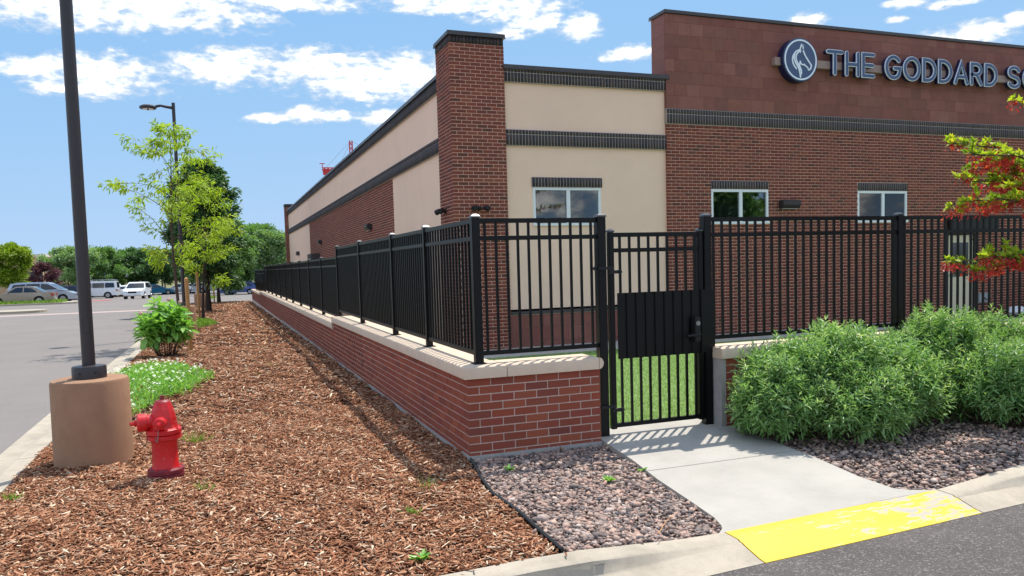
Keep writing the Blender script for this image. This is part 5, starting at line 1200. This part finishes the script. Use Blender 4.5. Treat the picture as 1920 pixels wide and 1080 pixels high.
def mk(px, py, rz, kind, col, label, **k):
    if kind == 'sedan':
        L, Wd, Hh, b, wr = 4.75, 1.80, 1.44, .92, .32; body = [(-L/2+.12, .26), (-L/2, .40), (-L/2+.02, .66), (-L/2+.10, .92), (-L*.34, .97), (L*.15, .95), (L*.36, .84), (L*.465, .70), (L/2, .52), (L/2-.02, .34), (L/2-.10, .26)]
        cab = [(-1.72, .93), (-1.02, 1.38), (-.55, 1.44), (.15, 1.43), (1.0, .93)]; win = [[(-1.30, .98), (-.92, 1.30), (-.42, 1.36), (-.38, .98)], [(-.30, .98), (-.34, 1.36), (.10, 1.35), (.72, .98)]]; wh = (-1.38, 1.38)
    elif kind == 'minivan':
        L, Wd, Hh, b, wr = 5.1, 1.98, 1.76, 1.02, .34; body = [(-L/2+.08, .28), (-L/2, .42), (-L/2+.0, 1.03), (-.5, 1.06), (L*.22, 1.03), (L*.38, .92), (L*.47, .74), (L/2, .55), (L/2-.02, .36), (L/2-.1, .28)]
        cab = [(-2.5, 1.03), (-2.25, 1.66), (-1.6, 1.76), (.2, 1.74), (.62, 1.64), (1.62, 1.03)]; win = [[(-2.2, 1.12), (-2.02, 1.58), (-1.15, 1.62), (-1.15, 1.12)], [(-1.07, 1.12), (-1.07, 1.62), (-.1, 1.62), (-.1, 1.12)], [(-.02, 1.12), (-.02, 1.62), (.5, 1.57), (1.22, 1.12)]]; wh = (-1.5, 1.55)
    elif kind == 'suv':
        L, Wd, Hh, b, wr = 4.75, 1.88, 1.68, 1.02, .36; body = [(-L/2+.08, .34), (-L/2, .46), (-L/2+.02, 1.0), (-.5, 1.04), (L*.18, 1.03), (L*.40, .96), (L*.475, .80), (L/2, .58), (L/2-.02, .42), (L/2-.1, .34)]
        cab = [(-2.30, 1.02), (-1.95, 1.56), (-1.5, 1.66), (-.1, 1.67), (.25, 1.60), (1.12, 1.02)]; win = [[(-1.95, 1.10), (-1.72, 1.50), (-1.05, 1.56), (-1.05, 1.10)], [(-.97, 1.10), (-.97, 1.56), (-.2, 1.56), (-.2, 1.10)], [(-.12, 1.10), (-.12, 1.56), (.2, 1.53), (.78, 1.10)]]; wh = (-1.38, 1.42)
    elif kind == 'van':
        L, Wd, Hh, b, wr = 5.5, 2.0, 2.05, 1.15, .37; body = [(-L/2+.05, .36), (-L/2, .46), (-L/2+.0, 1.16), (-.5, 1.18), (L*.24, 1.15), (L*.42, 1.02), (L*.48, .86), (L/2, .58), (L/2-.02, .44), (L/2-.1, .36)]
        cab = [(-2.74, 1.16), (-2.64, 1.98), (-2.4, 2.05), (.5, 2.05), (.8, 1.96), (1.55, 1.16)]; win = [[(-2.45, 1.28), (-2.38, 1.82), (-1.45, 1.84), (-1.45, 1.28)], [(-1.35, 1.28), (-1.35, 1.84), (-.1, 1.84), (-.1, 1.28)], [(0, 1.28), (0, 1.84), (.65, 1.82), (1.15, 1.28)]]; wh = (-1.7, 1.75)
    elif kind == 'pickup':
        L, Wd, Hh, b, wr = 5.8, 2.0, 1.88, 1.12, .40; body = [(-L/2+.05, .46), (-L/2, .56), (-L/2, 1.15), (-.65, 1.17), (L*.16, 1.13), (L*.42, 1.08), (L*.485, .96), (L/2, .62), (L/2-.02, .50), (L/2-.1, .46)]
        cab = [(-.75, 1.14), (-.62, 1.78), (-.35, 1.88), (.6, 1.88), (.85, 1.80), (1.4, 1.14)]; win = [[(-.55, 1.22), (-.46, 1.74), (.1, 1.76), (.1, 1.22)], [(.18, 1.22), (.18, 1.76), (.72, 1.74), (1.12, 1.22)]]; wh = (-1.75, 1.8)
    else:  # compact
        L, Wd, Hh, b, wr = 4.3, 1.76, 1.46, .90, .31; body = [(-L/2+.08, .26), (-L/2, .4), (-L/2+.05, .92), (-.6, .95), (L*.16, .92), (L*.38, .78), (L*.47, .64), (L/2, .48), (L/2-.02, .34), (L/2-.1, .26)]
        cab = [(-2.02, .92), (-1.5, 1.36), (-.8, 1.46), (-.1, 1.45), (1.0, .91)]; win = [[(-1.6, .98), (-1.35, 1.32), (-.62, 1.37), (-.62, .98)], [(-.54, .98), (-.54, 1.37), (-.12, 1.36), (.66, .98)]]; wh = (-1.28, 1.3)
    return vehicle(px, py, rz, L, Wd, Hh, body, cab, wh, wr, col, label, b, win, grp='cars parked in the lot', **k)
C_gold = paint('car_champagne', (150, 136, 122)); C_sil = paint('car_silver', (168, 176, 190), .5); C_navy = paint('car_midnight', (46, 44, 74)); C_wht = paint('car_white', (232, 234, 236), 0); C_teal = paint('car_teal', (16, 106, 142)); C_gry = paint('car_grey', (150, 156, 162), .5); C_blu = paint('car_blue', (58, 84, 150))
# pixel positions are the centre of the contact patch on the lot surface
mk(40, 572, R_(180), 'sedan', C_gold, 'champagne sedan parked behind the kerbed island, tail toward the lamp post')
mk(84, 568, R_(-2), 'minivan', C_sil, 'silver minivan with its nose toward the lamp post')
mk(112, 563, R_(178), 'suv', C_navy, 'midnight blue crossover parked beyond the silver minivan')
def rack(e, col):
    r = MB()
    for x in (-2.2, -1.0, .2): r.bar((x, -.8, 2.16), (x, .8, 2.16), .05); r.bar((x, -.8, 2.04), (x, -.8, 2.16), .04); r.bar((x, .8, 2.04), (x, .8, 2.16), .04)
    r.bar((-2.6, -.5, 2.2), (.6, -.5, 2.2), .05); r.bar((-2.6, -.1, 2.2), (.6, -.1, 2.2), .05); r.build('ladder_rack', m_grey, e)
mk(176, 560, R_(176), 'van', C_wht, 'white van with a ladder rack on its roof', extras=rack)
mk(214, 556, R_(100), 'suv', C_wht, 'white crossover with its tail showing beyond the white van')
mk(229, 556, R_(95), 'compact', C_wht, 'white hatchback between the van and the oncoming crossover')
mk(259, 560, R_(-97), 'suv', C_wht, 'white crossover with dark grille driving toward the street')
mk(293, 553, R_(20), 'compact', C_teal, 'teal blue car parked under the dark trees')
mk(340, 551, R_(160), 'sedan', C_wht, 'white sedan behind the lamp post at the back of the lot')
mk(405, 551, R_(186), 'pickup', C_gry, 'silver pickup truck parked behind the staked trees')
mk(447, 546, R_(175), 'suv', C_wht, 'white crossover parked beyond the silver pickup')
mk(452, 552, R_(160), 'compact', C_blu, 'blue and white hatchback at the end of the mulch bed')
C_red = paint('car_red', (150, 34, 40))
mk(-4, 556, R_(182), 'suv', C_red, 'red crossover at the far left behind the champagne sedan')
mk(368, 550, R_(190), 'sedan', C_gry, 'grey sedan between the lamp post and the silver pickup')
mk(150, 557, R_(170), 'compact', C_gry, 'grey hatchback parked between the midnight crossover and the white van')
# yellow shade canopies and a small sign far across the lot
def canopy(px, py, label):
    p = pix(px, 545, 1, 118.); z = G(p[1])-.1; e = empty('shade_canopy', (p[0], p[1], z), 0, label, 'canopy', 'yellow shade canopies'); c = MB(); h = 2.3
    c.add([(-1.7, -1.7, h), (1.7, -1.7, h), (1.7, 1.7, h), (-1.7, 1.7, h), (0, 0, h+.7)], [(0, 1, 4), (1, 2, 4), (2, 3, 4), (3, 0, 4), (0, 3, 2, 1)]); c.build('shade', m_canopy, e)
    for x in (-1.5, 1.5):
        for y in (-1.5, 1.5): MB().tube([(x, y, 0), (x, y, h)], .07, 8).build('post', m_roofw, e)
canopy(309, 0, 'yellow shade canopy under the trees behind the teal car'); canopy(331, 0, 'yellow shade canopy partly behind the lamp post')
p = pix(443, 545, 1, 96.); sgn = empty('lot_sign', (p[0], p[1], G(p[1])-.1), 0, 'small grey sign on a post in front of the green trees', 'sign'); MB().tube([(0, 0, 0), (0, 0, 2.3)], .05, 8).build('post', m_blackm, sgn); MB().box(-.35, .35, -.06, -.03, 1.7, 2.35).build('sign_plate', m_grey, sgn)
# ---------------------------------------------------------------- far buildings and crane
def far_block(x0, x1, ytop, dist, depth, mat, label, name='far_building', wins=0):
    a, b = pix(x0, ytop, 1, dist), pix(x1, ytop, 1, dist); h = a[2]; z0 = G(139); e = empty(name, (a[0], dist, z0), 0, label, 'building'); w = b[0]-a[0]
    MB().box(0, w, 0, depth, -.5, h-z0).build('wall', mat, e); MB().box(-.3, w+.3, -.3, depth, h-z0, h-z0+.45).build('roof', m_roofw, e)
    for i in range(wins): x = w*(i+.5)/wins; MB().box(x-1, x+1, -.06, .02, (h-z0)*.35, (h-z0)*.6).build('window', m_dglass, e)
far_block(-70, 78, 484, 150, 14, m_farwall, 'tan flat roofed building behind the yellow green tree', wins=6)
far_block(79, 116, 482, 158, 12, m_farwall, 'farther tan building wing beside the grey green tree', wins=2)
far_block(496, 540, 445, 128, 10, m_fargrey, 'olive grey building glimpsed behind the far brick pilaster', wins=2)
cp = pix(659, 300, 1, 330.); cz = pix(659, 264, 1, 330.)[2]; jz = pix(612, 318, 1, 330.)[2]
cr = empty('tower_crane', (cp[0], 330., -2), 0, 'distant red tower crane rising above the building roof', 'crane')
def lattice(mb, a, b, w, n, t=.3):
    a, b = Vector(a), Vector(b); d = (b-a).normalized(); u = d.orthogonal().normalized() if abs(d.z) < .9 else Vector((1, 0, 0)); v = d.cross(u)
    cs_ = [u*w/2+v*w/2, -u*w/2+v*w/2, -u*w/2-v*w/2, u*w/2-v*w/2]
    for c in cs_: mb.bar(a+c, b+c, t)
    for i in range(n):
        p, q = a.lerp(b, i/n), a.lerp(b, (i+1)/n)
        for k in range(4): mb.bar(p+cs_[k], q+cs_[(k+1) % 4], t*.7)
H1 = jz+2
c1 = MB(); lattice(c1, (0, 0, 0), (0, 0, H1), 1.9, 22); c1.build('mast', m_crane, cr)
c1 = MB(); lattice(c1, (0, 0, H1), (0, 0, cz+2), 1.1, 6); c1.build('apex', m_crane, cr)
c1 = MB(); lattice(c1, (0, 0, H1), (-12.5, -2, H1-.3), 1.2, 8); c1.build('counter_jib', m_crane, cr)
MB().obox((-10.5, -1.7, H1-1.2), 3.4, 1.6, 2.4).build('counterweight', m_crane, cr); MB().bar((-12.5, -2, H1), (-12.5, -2, H1+2.2), .3).bar((-13.6, -2.2, H1+2.2), (-11.4, -1.8, H1+2.2), .3).build('winch_frame', m_crane, cr)
c1 = MB(); lattice(c1, (0, 0, H1), (42, 6, H1), 1.2, 24); c1.build('jib', m_crane, cr)
MB().bar((0, 0, cz+2), (-11.5, -1.8, H1), .10).bar((0, 0, cz+2), (-6, -1, H1), .10).bar((0, 0, cz+2), (26, 4, H1+.5), .10).build('tie_rods', m_grey, cr)
